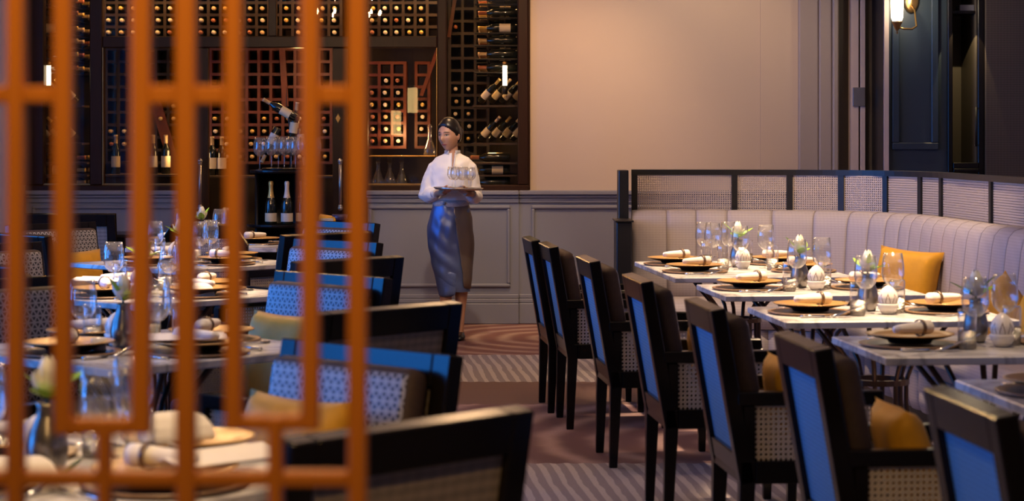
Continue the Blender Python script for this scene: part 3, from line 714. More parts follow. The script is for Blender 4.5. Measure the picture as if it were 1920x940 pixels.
left_chair = Proto(make_armchair(.64, .95, panel='panel2'))
hex_chair = make_armchair(.57, .93, True)
def chair_facing(proto, top, ang, label, grp='armchairs around the left-hand tables'):
    """top: where the middle of the back's top edge stands; ang: compass angle the sitter faces."""
    f = Vector((math.cos(ang), math.sin(ang), 0)); p = Vector((top[0], top[1], 0))+f*.35
    return proto.put(p, ang-PI/2, label, grp)
A47 = math.radians(47)
LCH = [  # top of back, facing
    ((-.19, 4.06), A47+PI/2, 'nearest black armchair seen from behind at the bottom centre of the picture'),
    ((-.395, 6.77), A47+PI/2, 'black armchair seen from behind between the two nearest blue-lit chairs'),
    ((-.72, 9.40), A47+PI/2, 'black armchair seen from behind between the second and third blue-lit chairs'),
    ((-1.03, 11.82), A47+PI/2, 'farthest black armchair seen from behind in the left row'),
    ((-.37, 5.52), A47+PI, 'nearest blue-lit armchair with lattice cushion facing the left tables'),
    ((-.705, 8.37), A47+PI, 'second nearest blue-lit armchair with lattice cushion, left of the waitress'),
    ((-.90, 11.02), A47+PI, 'third nearest blue-lit lattice armchair in the left row'),
    ((-1.06, 13.36), A47+PI, 'farthest blue-lit lattice armchair in front of the drinks stand'),
    ((-2.84, 13.15), A47-PI/2, 'brown lattice armchair at the far left behind the third table'),
    ((-2.63, 10.66), A47-PI/2, 'brown lattice armchair cut by the left picture edge with mustard cushion'),
    ((-2.27, 9.05), A47, 'armchair seen from behind through the screen, left of the third table'),
    ((-2.0, 6.55), A47, 'armchair seen from behind at the left picture edge beside the second table'),
    ((-1.95, 8.1), A47-PI/2, 'armchair with lattice cushion at the far left side of the second table'),
    ((-1.62, 5.42), A47-PI/2, 'armchair at the far left side of the nearest left table'),
    ((-2.74, 11.75), A47, 'armchair seen from behind left of the fourth table'),
]
for top, ang, lb in LCH: chair_facing(left_chair, top, ang, lb)
tag(hex_chair, 'black armchair with sloping shoulders and cane back facing the farthest left table', 'chair', 'armchairs around the left-hand tables')
hex_chair.location = (-1.95, 13.80, 0)

# ================================================================== pillows
def pillow_mesh(s=.42, T=.075, n=14, seed=0):
    rn = random.Random(seed); m = MB()
    for sg in (1, -1):
        vs = []; fs = []
        for j in range(n+1):
            for i in range(n+1):
                u = 2*i/n-1; v = 2*j/n-1
                k = max(0, (1-u**4)*(1-v**4))**.55
                pin = 1-.07*(1-abs(u)**2)*(abs(v)**3) ; pin2 = 1-.07*(1-abs(v)**2)*(abs(u)**3)
                wr = .006*math.sin(7*u+3*v+seed)*k
                vs.append((u*s/2*pin2, sg*(T*k+wr*.6), v*s/2*pin))
        for j in range(n):
            for i in range(n):
                a = j*(n+1)+i; q = (a, a+1, a+n+2, a+n+1); fs.append(q if sg < 0 else q[::-1])
        m.add(vs, fs)
    return m
def pillow(loc, rot, label, s=.42, seed=0, T=.075):
    o = pillow_mesh(s, T, seed=seed).build('throw_pillow', 'gold', None, True, loc=loc, rot=rot)
    bm = bmesh.new(); bm.from_mesh(o.data); bmesh.ops.remove_doubles(bm, verts=bm.verts, dist=.0015); bm.to_mesh(o.data); bm.free()
    return tag(o, label, 'pillow', 'mustard throw pillows')
pillow((2.24, 12.12, .655), (math.radians(-14), math.radians(4), math.radians(-38)), 'mustard velvet pillow in the curved corner of the banquette', .40, 1, .09)
pillow((2.35, 10.25, .60), (math.radians(-18), math.radians(35), math.radians(-70)), 'mustard pillow tilted on its point on the right wing of the banquette', .36, 2, .08)
pillow((2.42, 9.75, .62), (math.radians(-18), 0, math.radians(-80)), 'mustard pillow at the right picture edge on the banquette', .38, 3, .09)
for k, (x, y, lb) in enumerate(RC[1:6]):
    p = local((x, y), AR, .19, 0, .585)
    pillow(tuple(p), (math.radians(14), 0, AR-PI/2), 'mustard pillow on the seat of the %s right-row armchair' % ['second farthest', 'third farthest', 'middle', 'third nearest', 'second nearest'][k], .34, 4+k, .06)
for k, (top, ang, lb) in enumerate([LCH[i] for i in (4, 5, 6, 8, 9)]):
    f = Vector((math.cos(ang), math.sin(ang), 0)); p = Vector((top[0], top[1], 0))+f*.27
    pillow((p.x, p.y, (.65, .62, .60, .60, .60)[k]), (math.radians(12), 0, ang-PI/2), 'mustard pillow on the %s' % ['nearest blue-lit armchair', 'second nearest blue-lit armchair', 'third nearest blue-lit armchair', 'far left brown lattice armchair', 'brown armchair at the left edge'][k], .40, 10+k, .065)

# ================================================================== tables
def make_table(w, d):
    r = thing('dining_table', 'table', 'table')
    MB().box(-w/2, w/2, -d/2, d/2, .722, .75).build('tabletop', 'marble', r, bevel=.004)
    MB().box(-w/2+.2, w/2-.2, -d/2+.2, d/2-.2, .708, .722).build('top_plate', 'bronze', r)
    n = 8
    for k in range(n):
        a = 2*PI*(k+.5)/n; pts = []
        for z, rr in ((.71, .285), (.62, .21), (.54, .14), (.47, .115), (.38, .115), (.2, .14), (.012, .185)):
            pts.append((rr*math.cos(a), rr*math.sin(a), z))
        MB().tube(pts, .0105, 6).build('leg', 'bronze', r, True)
    MB().lathe([(.100, .455), (.128, .455), (.128, .478), (.100, .478), (.100, .455)], 24).build('ring', 'bronze', r)
    MB().lathe([(0, 0), (.22, 0), (.22, .010), (.19, .014), (0, .014)], 28).build('base_plate', 'bronze', r)
    return r
tab = Proto(make_table(.96, .76)); tabL = Proto(make_table(1.0, 1.0)); tabW = Proto(make_table(.96, 1.42))
def px_corner(px, py): D = .75*F/(py-HY); return (Xat(px, D), D)
RT = []
for (px, py), d, name in [((1265, 521), 1.42, 'farthest right table'), ((1360, 555), .76, 'fourth right table'), ((1473, 605), .76, 'third right table'), ((1661, 671), .76, 'second right table'), (None, .76, 'nearest right table')][:5] if False else \
        [((1265, 521), 1.42, 'farthest right table'), ((1360, 555), .76, 'second farthest right table'), ((1473, 604), .76, 'middle right table'), ((1661, 671), .76, 'second nearest right table')]:
    c = px_corner(px, py); p = local(c, AR, .48, d/2)
    RT.append((p, d, name))
c = px_corner(1790, 712); p = local(c, AR, .48, -.38); RT.append((p, .76, 'nearest right table'))
RL = ['long marble table farthest from the camera in the right row', 'marble table second farthest in the right row, before the long table', 'brightly lit marble table in the middle of the right row',
      'dimmer marble table second nearest in the right row', 'nearest right marble table cut by the right picture edge']
for i, (p, d, name) in enumerate(RT): (tabW if d > 1 else tab).put(p, AR, RL[i], 'marble tables along the banquette')
LT = [((-.965, 4.75), A47, 'nearest left table'), ((-1.30, 7.50), A47, 'second left table'), ((-1.67, 10.06), A47, 'third left table'), ((-1.88, 12.48), A47, 'fourth left table'), ((-2.05, 14.55), 0, 'farthest left table')]
LL = ['nearest left marble table, blurred behind the lattice screen', 'second nearest left marble table set with menus', 'third nearest left marble table with lotus vase', 'fourth left marble table set for dinner', 'farthest left marble table near the wine cabinet']
for (c, a, n), lb in zip(LT, LL): tabL.put((c[0], c[1], 0), a, lb, 'marble tables of the left row')

# ================================================================== tableware (prototypes; first use moves them)
def P1(name, parts, cat):
    r = thing(name, name, cat)
    for (pn, mb, mat, kw) in parts: mb.build(pn, mat, r, **kw)
    return Proto(r)
SM = dict(smooth=True)
plate = P1('gold_plate', [('rim', MB().lathe([(.085, .012), (.13, .022), (.155, .030), (.157, .033), (.150, .034), (.12, .028), (.09, .020), (0, .019)], 36), 'plate', SM),
                          ('foot', MB().lathe([(.05, 0), (.075, 0), (.08, .010), (.128, .0205), (.154, .0295)], 36), 'platedk', SM)], 'plate')
charger = P1('charger', [('disc', MB().lathe([(0, 0), (.165, 0), (.178, .006), (.180, .010), (.174, .012), (.150, .008)], 36), 'charger', SM), ('well', MB().lathe([(.150, .0085), (.0, .0085)], 36), 'platedk', SM)], 'charger')
def napkin_mb():
    m = MB()
    for k, (r0, off) in enumerate(((.028, 0), (.0225, .008), (.016, .015))):
        rings = []
        for i in range(9):
            t = i/8; x = -.085+.165*t; rr = r0*(.52+.78*t-.34*t*t) * (1+.04*math.sin(9*t+k))
            rings.append([(x+off*(1 if t > .5 else -1)*0.3, rr*math.cos(2*PI*j/14), .029+rr*.9*math.sin(2*PI*j/14)) for j in range(14)])
        m.loft(rings)
    return m
napkin = P1('rolled_napkin', [('cloth', napkin_mb(), 'linen', SM), ('ring', MB().lathe([(.0275, -.006), (.0305, -.006), (.0305, .006), (.0275, .006), (.0275, -.006)], 18, mat=Matrix.Translation((.035, 0, .029)) @ Matrix.Rotation(PI/2, 4, 'Y')), 'ring', SM)], 'napkin')
def flat(outline, z0, z1, arch=0):
    n = len(outline); f = lambda x: arch*(1-(x/.11)**2)
    return MB().loft([[(x, y, z0+f(x)) for x, y in outline], [(x, y, z1+f(x)) for x, y in outline]])
knife = P1('knife', [('blade', flat([(0, -.008), (.09, -.010), (.112, -.004), (.115, .006), (0, .007)], .004, .0065), 'silver', {}), ('handle', MB().tube([(-.10, 0, .006), (-.06, 0, .006), (0, 0, .006)], [.0075, .0065, .005], 8), 'silver', SM)], 'knife')
fk = flat([(.03, -.003), (.055, -.012), (.105, -.012), (.105, -.0085), (.07, -.0075), (.07, -.0045), (.105, -.0045), (.105, -.0015), (.07, -.0015), (.07, .0015), (.105, .0015), (.105, .0045), (.07, .0045), (.07, .0075), (.105, .0085), (.105, .012), (.055, .012), (.03, .003)], .006, .0085)
fork = P1('fork', [('tines', fk, 'silver', {}), ('handle', MB().tube([(-.10, 0, .004), (-.03, 0, .006), (.035, 0, .0075)], [.006, .0035, .003], 8), 'silver', SM)], 'fork')
krest = P1('tilted_knife', [('blade', flat([(0, -.008), (.09, -.010), (.112, -.004), (.115, .006), (0, .007)], -.001, .001), 'silver', {}), ('handle', MB().tube([(-.10, 0, 0), (0, 0, 0)], [.0075, .005], 8), 'silver', SM)], 'knife')
wine = P1('wine_glass', [('bowl', MB().lathe([(.004, .100), (.022, .105), (.041, .126), (.049, .153), (.047, .195), (.040, .243), (.0385, .243), (.0452, .195), (.0472, .154), (.0393, .128), (.021, .108), (0, .103)], 28), 'glass', SM),
                         ('stem', MB().lathe([(.037, 0), (.037, .0025), (.012, .006), (.0045, .014), (.0038, .05), (.0042, .100)], 20), 'glass', SM)], 'wine glass')
tumbler = P1('tumbler', [('bowl', MB().lathe([(.032, .06), (.033, .10), (.033, .130), (.0305, .139), (.029, .137), (.031, .128), (.031, .10), (.030, .06)], 20), 'glass', SM),
                         ('cut_base', MB().lathe([(0, 0), (.029, 0), (.032, .006), (.0325, .064), (.029, .062), (.028, .010), (0, .010)], 20), 'cut', SM)], 'tumbler')
votive = P1('votive_holder', [('dome', MB().lathe([(.037, .045), (.042, .058), (.042, .072), (.034, .094), (.020, .110), (.007, .119), (0, .120)], 24), 'votive', SM),
                              ('bowl', MB().lathe([(.022, 0), (.028, .004), (.040, .022), (.0455, .042), (.043, .0445), (.036, .042), (0, .042)], 24), 'porcelain', SM)], 'candle holder')
def petal_mb(n, r0, h, wd, tilt, ph=0, cup=.35, lean=.0):
    m = MB()
    for k in range(n):
        a = 2*PI*k/n+ph; rings = []
        for i in range(7):
            t = i/6; wdt = wd*math.sin(PI*min(1, .12+.88*t))**.8*(1-.15*t); z = h*t; rad = r0*(.35+1.3*math.sin(PI*t*.62))*(1-.72*t*t)+tilt*t*t
            row = []
            for j in range(5):
                s = (j-2)/2; rr = rad-cup*wdt*s*s
                row.append((rr*math.cos(a)-s*wdt*math.sin(a), rr*math.sin(a)+s*wdt*math.cos(a), z))
            rings.append(row)
        th = [[(x*.93, y*.93, z) for x, y, z in row] for row in rings]
        for q in (rings, th): m.loft(q, cap=False, closed=False)
    return m
def leaf_mb(dx, dy, L, wd, up):
    rows = []
    for i in range(8):
        t = i/7; w_ = wd*math.sin(PI*(.08+.9*t)); c = Vector((dx*L*t, dy*L*t, .0+up*L*t*(1-.25*t))); n = Vector((-dy, dx, 0))
        rows.append([c-n*w_, c-n*w_*.5+Vector((0, 0, -.12*w_)), c+Vector((0, 0, -.2*w_)), c+n*w_*.5+Vector((0, 0, -.12*w_)), c+n*w_])
    m = MB().loft(rows, cap=False, closed=False)
    return m.loft([[p+Vector((0, 0, -.0015)) for p in r] for r in rows], cap=False, closed=False)
def make_vase(leafm='leaf'):
    r = thing('lotus_vase', 'vase', 'vase')
    MB().lathe([(0, 0), (.030, 0), (.034, .004), (.043, .035), (.045, .06), (.039, .095), (.026, .125), (.022, .145), (.026, .158), (.023, .158), (.019, .145), (.02, .12)], 24).build('vase_body', 'vase', r, True)
    fl = MB(); q = MB().tube([(0, 0, .10), (0, 0, .175)], .004, 6).build('stem', 'leafd', r, True)
    b = petal_mb(5, .018, .092, .024, .002).build('inner_petals', 'petal', r, True, loc=(0, 0, .17))
    b = petal_mb(5, .022, .058, .024, .030, .4).build('outer_petals', 'petal', r, True, loc=(0, 0, .168))
    for k, (dx, dy, L, wd, up) in enumerate(((.95, -.2, .10, .022, .70), (-.9, -.3, .085, .020, .5), (-.6, .6, .10, .012, 1.1), (.5, -.8, .06, .024, .55), (-.3, -.9, .055, .022, .5))):
        leaf_mb(dx, dy, L, wd, up).build('leaf', leafm, r, True, loc=(0, 0, .168))
    return Proto(r)
vase = make_vase(); 
menu = P1('menu_card', [('sheet', MB().loft([[(x, y, z) for (x, y, z) in ((-.15, -.10, .0), (.15, -.10, 0), (.15, -.10, .002), (-.15, -.10, .002))]]+[[(-.15, y, z), (.15, y, z), (.15, y, z+.002), (-.15, y, z+.002)] for y, z in ((-.03, .012), (0, .004), (.03, .012), (.10, 0))]), 'paper', {})], 'menu')
fold = P1('folded_napkin', [('cloth', MB().loft([[(x*s, (y-.0)*s2, z) for x, y in ((-.085, -.05), (.085, -.05), (.07, .05), (-.07, .05))] for s, s2, z in ((1, 1, 0), (1, 1, .012), (.95, .8, .035), (.8, .5, .055), (.55, .12, .066))]), 'linen', dict(smooth=False, bevel=.006, seg=2))], 'napkin')
tea = P1('votive_cup', [('cup', MB().lathe([(0, 0), (.022, 0), (.026, .006), (.027, .05), (.024, .05), (.023, .02), (0, .018)], 18), 'porcelain', SM)], 'candle cup')
ZT = .7505
def side_word(k): return k
def set_place(c, a, name, seat, sw, dist, lay=0, roll=0.0):
    """one cover: seat angle (local), distance of the plate from the table's middle."""
    aa = a+seat
    def q(u, v, z=0): return local((c[0], c[1]), aa, u, v, ZT+z)      # u: from the guest inwards, v: to the guest's left
    g = dict(group='covers on the %s' % name)
    def L(s): return '%s of the %s on the %s' % (s, sw, name)
    charger.put(q(-dist, 0), aa+lay, L('dark wooden charger under the plate'))
    plate.put(q(-dist, 0, .0125), aa, L('gold plate'))
    napkin.put(q(-dist+.01, 0, .033), aa+roll, L('rolled white napkin'))
    knife.put(q(-dist+.01, -.205), aa, L('knife'))
    fork.put(q(-dist, .205), aa, L('fork'))
    krest.put(q(-dist+.10, -.19, .022), (0, math.radians(-18), aa+.25), L('second, propped knife'))
# --- right-hand tables
for i, (p, d, name) in enumerate(RT):
    c = (p[0], p[1])
    if d > 1:
        offs = [(.36, 'far'), (-.30, 'near')]
        for (o_, w_) in offs:
            cc = local(c, AR, 0, o_)
            set_place(cc, AR, name, 0, w_+' chair-side cover', .30, roll=.45)
            set_place(cc, AR, name, PI, w_+' banquette-side cover', .30, roll=.4)
        pts = [(-.10, .12, 'far')]; cc = c
    else:
        set_place(c, AR, name, 0, 'chair-side cover', .29, roll=(.4, .5, .35, .5, .4)[i])
        set_place(c, AR, name, PI, 'banquette-side cover', .29, roll=.45)
        cc = c
    def Q(x, y): return local(cc, AR, x, y, ZT)
    if d > 1:
        vase.put(Q(.02, .12), .6, 'pewter vase with a white lotus on the %s' % name)
        votive.put(Q(.02, -.02), .2, 'white pierced dome candle holder on the %s' % name)
        G_ = 'wine glasses of the %s' % name
        for k, (x, y, lb) in enumerate([(-.12, .42, 'left far'), (-.09, .30, 'second left far'), (-.01, -.10, 'middle near'), (.16, .02, 'right'), (.03, .45, 'rear middle')]):
            wine.put(Q(x, y), k, '%s wine glass on the %s' % (lb, name))
        for k, (x, y, lb) in enumerate([(-.11, -.12, 'nearest left'), (-.14, .22, 'far left'), (.16, -.15, 'right'), (.12, .35, 'far right')]):
            tumbler.put(Q(x, y), k, '%s cut-base tumbler on the %s' % (lb, name))
    else:
        if i == 4: pass
        vase.put(Q(-.02, .10), .3+i, 'pewter vase with a %s on the %s' % ('white lotus', name))
        votive.put(Q(.025, -.06), .2, 'white pierced dome candle holder on the %s' % name)
        wine.put(Q(-.06, -.02), 0, 'left wine glass on the %s' % name)
        wine.put(Q(.10, .14), 1, 'right wine glass on the %s' % name)
        tumbler.put(Q(-.12, -.12), 0, 'near left cut-base tumbler on the %s' % name)
        tumbler.put(Q(.08, -.0), 1, 'right cut-base tumbler on the %s' % name)
# --- left-hand tables
for i, (c, a, name) in enumerate(LT):
    sides = [(PI/2, 'right near cover'), (PI, 'right far cover'), (-PI/2, 'left far cover'), (0, 'left near cover')] if i < 4 else [(PI/2, 'near cover'), (-PI/2, 'far cover'), (PI, 'right cover'), (0, 'left cover')]
    for k, (s, sw) in enumerate(sides): set_place(c, a, name, s, sw, .31, roll=.3+.25*k)
    def Q(x, y): return Vector((c[0]+x, c[1]+y, ZT))       # picture axes
    vase.put(Q(-.06, -.04), 1.0+i, 'pewter vase with a white lotus on the %s' % name)
    votive.put(Q(-.10, .06), .2, 'white pierced dome candle holder on the %s' % name)
    for k, (x, y, lb) in enumerate([(.07, -.10, 'near right'), (-.20, -.04, 'left'), (.10, .12, 'far right')]):
        wine.put(Q(x, y), k, '%s wine glass on the %s' % (lb, name))
    for k, (x, y, lb) in enumerate([(.14, -.02, 'right'), (-.20, .12, 'far left'), (.0, .2, 'far')]):
        tumbler.put(Q(x, y), k, '%s cut-base tumbler on the %s' % (lb, name))
    tea.put(Q(-.12, -.17), 0, 'small white candle cup on the %s' % name)
c1 = LT[1][0]; menu.put((c1[0]+.16, c1[1]-.16, ZT+.05), .25, 'open white menu lying across a plate on the second left table')
c2 = LT[2][0]; menu.put((c2[0]-.27, c2[1]+.18, ZT+.05), -.3, 'white menu propped on a plate on the third left table')
fold.put((c2[0]+.22, c2[1]-.24, ZT+.0), .1, 'folded cream napkin at the near corner of the third left table')
c0 = LT[0][0]; fold.put((c0[0]+.19, c0[1]+.13, ZT+.05), .6, 'folded white napkin standing on the nearest left table')
menu.put((c0[0]+.32, c0[1]-.12, ZT+.05), .75, 'white menu sheet at the right corner of the nearest left table')
fold.put((c0[0]-.08, c0[1]-.22, ZT), .2, 'folded white napkin at the near corner of the nearest left table')

# ================================================================== banquette
def catmull(P, n):
    out = []
    for i in range(len(P)-1):
        p0 = P[max(i-1, 0)]; p1 = P[i]; p2 = P[i+1]; p3 = P[min(i+2, len(P)-1)]
        for k in range(n):
            t = k/n; out.append(.5*((2*p1)+(-p0+p2)*t+(2*p0-5*p1+4*p2-p3)*t*t+(-p0+3*p1-3*p2+p3)*t**3))
    return out+[P[-1]]
def arclen(P, step):
    out = [P[0]]; acc = 0
    for a, b in zip(P, P[1:]):
        d = (b-a).length
        while acc+d >= step:
            a = a+(b-a)*((step-acc)/d); d = (b-a).length; acc = 0; out.append(a)
        acc += d
    return out
PATH = arclen(catmull([Vector(p) for p in ((.77, 13.72), (1.3, 13.70), (1.84, 13.62), (2.22, 13.40), (2.46, 12.92), (2.53, 12.30), (2.58, 11.7), (2.64, 11.0), (2.74, 10.0), (2.86, 8.9), (3.02, 7.4), (3.2, 5.8))], 24), .01)
def frame_at(i):
    i = max(0, min(len(PATH)-1, i)); t = (PATH[min(i+3, len(PATH)-1)]-PATH[max(i-3, 0)]).normalized()
    return PATH[i], Vector((t.y, -t.x))
def sweep(i0, i1, prof, step=6, bulge=0.0, closed=True):
    rings = []; idx = list(range(i0, i1, step))+[i1]
    for i in idx:
        p, n = frame_at(i); k = math.sin(PI*(i-i0)/max(1, i1-i0)) if bulge else 0
        rings.append([(p.x+n.x*(d+bulge*(k**.5 if k > 0 else 0)*f), p.y+n.y*(d+bulge*(k**.5 if k > 0 else 0)*f), z+.35*bulge*(k**.5 if k > 0 else 0)*g) for d, z, f, g in prof])
    return MB().loft(rings, closed=closed)
ban = thing('banquette', 'long curved grey linen banquette with vertical channels along the right-hand tables', 'sofa', (PATH[0].x, PATH[0].y, 0))
def badd(m, name, mat, smooth=True):
    o = m.build(name, mat, ban, smooth); o.location = -ban.location; return o
N = len(PATH)-1
ZB = 1.012
bprof = [(-.07, .45, 0, 0), (-.07, ZB-.06, 0, 0), (-.06, ZB-.02, 0, 1), (-.03, ZB-.002, .2, 1), (.01, ZB, .4, 1), (.05, ZB-.012, .7, 1), (.078, ZB-.045, 1, .6), (.092, ZB-.10, 1, 0), (.105, .80, 1, 0), (.125, .60, 1, 0), (.14, .45, 1, 0)]
seams = [0]; gaps = [22, 19, 20, 29, 28, 26, 20, 18, 17, 16]; 
for g in gaps: seams.append(seams[-1]+g)
while seams[-1]+23 < N-5: seams.append(seams[-1]+23)
seams.append(N)
for a, b in zip(seams, seams[1:]): badd(sweep(a, b, bprof, 3, .012), 'back_channel', 'sofa')
for s in seams[1:-1]:
    p, n = frame_at(s); badd(MB().tube([(p.x+n.x*d, p.y+n.y*d, z) for d, z, f, g in bprof[3:]], .0028, 5), 'seam', 'seam')
for a, b in ((0, 215), (216, N)):
    badd(sweep(a, b, [(-.05, .30, 0, 0), (.60, .30, 0, 0), (.635, .315, 0, 0), (.645, .40, 0, 0), (.63, .445, 0, 0), (.59, .463, 0, 0), (.12, .468, 0, 0), (-.05, .468, 0, 0)], 8), 'seat', 'sofa')
fs = list(range(0, N-20, 18))+[N]
for a, b in zip(fs, fs[1:]): badd(sweep(a, b, [(.30, .10, 0, 0), (.585, .10, 1, 0), (.60, .15, 1, 0), (.60, .298, 1, 0), (.30, .298, 0, 0)], 6, .014), 'front_channel', 'sofa')
badd(sweep(0, N, [(-.05, 0, 0, 0), (.55, 0, 0, 0), (.55, .10, 0, 0), (-.05, .10, 0, 0)], 12), 'plinth', 'black', False)
# cane screen behind the banquette
cs_ = thing('cane_divider', 'black framed cane divider rising behind the curved banquette', 'divider', (PATH[0].x, PATH[0].y+.12, 0))
def cadd(m, name, mat, smooth=False, **k):
    o = m.build(name, mat, cs_, smooth, **k); o.location = o.location-cs_.location; return o
ZS = 1.272; OFF = -.105
cadd(sweep(0, N, [(OFF-.02, ZS-.035, 0, 0), (OFF+.02, ZS-.035, 0, 0), (OFF+.02, ZS, 0, 0), (OFF-.02, ZS, 0, 0)], 8), 'top_rail', 'black')
cadd(sweep(0, N, [(OFF-.02, .93, 0, 0), (OFF+.02, .93, 0, 0), (OFF+.02, .96, 0, 0), (OFF-.02, .96, 0, 0)], 8), 'bottom_rail', 'black')
def idx_px(px):
    best = 0; bd = 1e9
    for i in range(N+1):
        p, n = frame_at(i); q = p+n*OFF; x = HX+F*q.x/q.y
        if abs(x-px) < bd: bd = abs(x-px); best = i
    return best
posts = [2]+[idx_px(p) for p in (1378, 1480, 1577, 1663, 1728, 1768, 1861)]
while posts[-1]+95 < N-20: posts.append(posts[-1]+ (95))
posts.append(N-2)
for i in posts:
    p, n = frame_at(i); q = p+n*OFF; a = math.atan2(-n.x, n.y)
    cadd(MB().box(-.019, .019, -.019, .019, 0, ZS-.035), 'post', 'black', loc=(q.x, q.y, 0), rot=(0, 0, a))
for i, j in zip(posts, posts[1:]):
    p, n = frame_at(i); q0 = p+n*OFF; p, n = frame_at(j); q1 = p+n*OFF; d = q1-q0; L = d.length
    if L > .9 and j < N-5: pass
    cadd(MB().box(-L/2+.018, L/2-.018, -.003, .003, .96, ZS-.035), 'cane_panel', 'cane2', loc=((q0.x+q1.x)/2, (q0.y+q1.y)/2, 0), rot=(0, 0, math.atan2(d.y, d.x)))
# black end panel, plinth block
cadd(MB().box(.682, .745, 13.62, 13.86, .44, 1.27), 'end_post', 'black', bevel=.004)
cadd(MB().box(.65, .745, 13.25, 13.62, .05, .955), 'end_panel', 'black', bevel=.006)
cadd(MB().box(.64, .755, 13.22, 13.61, .955, .965), 'end_cap', 'black', bevel=.002)

# ================================================================== wall sconce on the blue panel
so = thing('wall_sconce', 'brass wall sconce with tall white glass shade on the blue panelling', 'lamp', (Xat(1712, 16.2), 16.28, Zat(10, 16.2)))
q = Xat(1682, 16.05)-so.location.x; zq = Zat(43, 16.05)-so.location.z
MB().lathe([(.0, 0), (.055, 0), (.06, .012), (.045, .03), (0, .034)], 24, mat=Matrix.Translation((0, .01, .045)) @ Matrix.Rotation(PI/2, 4, 'X') @ Matrix.Diagonal((1, 1.7, 1, 1))).build('wall_plate', 'brass', so, True)
MB().tube([(0, -.02, .0), (0.01, -.09, -.04), (.01, -.16, zq-.022), (-.03, -.2, zq-.045), (q+.05, -.23, zq-.045), (q, -.23, zq-.03)], .0075, 8).build('arm', 'brass', so, True)
MB().lathe([(0, -.085), (.010, -.075), (.006, -.062), (.014, -.05), (.028, -.02), (.038, .0), (.042, .008), (.040, .012), (0, .012)], 20, c=(q, -.23, zq)).build('cup', 'brass', so, True)
MB().lathe([(.034, .012), (.045, .04), (.048, .15), (.045, .28), (.036, .30), (0, .302)], 20, c=(q, -.23, zq)).build('glass_shade', 'tube', so, True)
lamp('POINT', 'sconce_light', (so.location.x+q+.07, 16.0, so.location.z+zq+.16), 9, (1, .78, .5), shadow_soft_size=.05)

# ================================================================== drinks stand in front of the cabinet door
DT = 15.9
tx = Xat(528, DT); zt_, zl_ = Zat(319, DT), Zat(420, DT)
st = thing('drinks_stand', 'round black two-tier drinks stand before the wine cabinet', 'stand', (tx, DT, 0))
for z, r in ((zt_, .235), (zl_, .26), (.12, .22)): MB().lathe([(0, z-.022), (r-.006, z-.022), (r, z-.012), (r, z), (0, z)], 36).build('shelf', 'dark', st)
for k in range(3):
    a = 2*PI*k/3+PI/6+PI; MB().tube([(.20*math.cos(a), .20*math.sin(a), 0), (.20*math.cos(a), .20*math.sin(a), zt_-.02)], .014, 8).build('post', 'dark', st, True)
back = MB()
for k in range(13):
    a = PI*k/12
    back.v += [(.2*math.cos(a), .2*math.sin(a), z) for z in (.12, zt_-.022)]
    back.v += [(.19*math.cos(a), .19*math.sin(a), z) for z in (.12, zt_-.022)]
for k in range(12):
    i = 4*k; back.f += [(i, i+4, i+5, i+1), (i+2, i+3, i+7, i+6), (i+1, i+5, i+7, i+3), (i, i+2, i+6, i+4)]; back.mi += [0]*4
back.build('back_panel', 'dark', st, True)
tr = thing('round_tray', 'round black serving tray on top of the drinks stand', 'tray', (tx+.03, DT, zt_))
MB().lathe([(0, 0), (.17, 0), (.178, .014), (.172, .014), (.166, .006), (0, .006)], 32).build('tray_dish', 'dark', tr, True)
for k, (px, dy) in enumerate([(487, -.05), (509, -.08), (533, -.06), (554, -.09), (573, -.02), (590, .04), (522, .07), (546, .08)]):
    tag_ = ['leftmost', 'second from left', 'third from left', 'fourth from left', 'fifth from left', 'rightmost', 'left rear', 'right rear'][k]
    wine.put((Xat(px, DT+dy), DT+dy, zt_+(.006 if abs(Xat(px, DT)-tx-.03) < .13 else .0)), k, '%s wine glass on top of the drinks stand' % tag_)
def champagne(foil, lab):
    m = MB(); pr = [(0, 0), (.040, 0), (.044, .008), (.044, .13), (.041, .16), (.026, .20)]
    m.lathe(pr, 18)
    m.lathe([(.0445, .022), (.0445, .085)], 18, mi=2)
    m.lathe([(.0275, .195), (.020, .225), (.016, .26), (.0165, .29), (.018, .295), (.018, .312), (.012, .322), (0, .322)], 18, mi=1)
    return m.mesh('champagne_bottle', ['bottle', foil, lab], True)
tag(obj('champagne_bottle', champagne('cap1', 'label'), None, (Xat(508, DT-.1), DT-.1, zl_)), 'champagne bottle with gold foil and yellow label on the lower tier', 'bottle')
tag(obj('champagne_bottle', champagne('cap2', 'label2'), None, (Xat(538, DT-.12), DT-.12, zl_)), 'champagne bottle with pale foil and cream label on the lower tier', 'bottle')
tag(obj('champagne_bottle', champagne('cap3', 'label'), None, (Xat(566, DT-.05), DT-.05, zl_)), 'champagne bottle half hidden by the screen at the right of the lower tier', 'bottle')
vb = thing('bottle_holder', 'dark branching metal wine bottle holder behind the glasses on the drinks stand', 'holder', (Xat(541, DT), DT+.13, zt_))
MB().lathe([(0, 0), (.06, 0), (.06, .008), (.012, .015), (0, .015)], 20).build('base', 'black', vb, True)
MB().tube([(0, 0, .01), (.01, 0, .2), (-.01, .01, .36), (-.03, 0, .50), (-.028, 0, .62)], [.01, .008, .007, .004, .002], 8).build('stem', 'black', vb, True)
HB = [(-.06, .0, .44, -118, 'top leftward-tilted'), (-.02, -.03, .24, 30, 'lower left-leaning'), (.05, -.03, .22, -20, 'lower right upright'), (.02, .0, .33, 160, 'inverted right')]
for k, (x, y, z, deg, nm) in enumerate(HB):
    MB().tube([(0, .0, max(.03, z-.05)), (x*.5, y*.5-.01, z-.02), (x, y, z)], .005, 6).build('branch', 'black', vb, True)
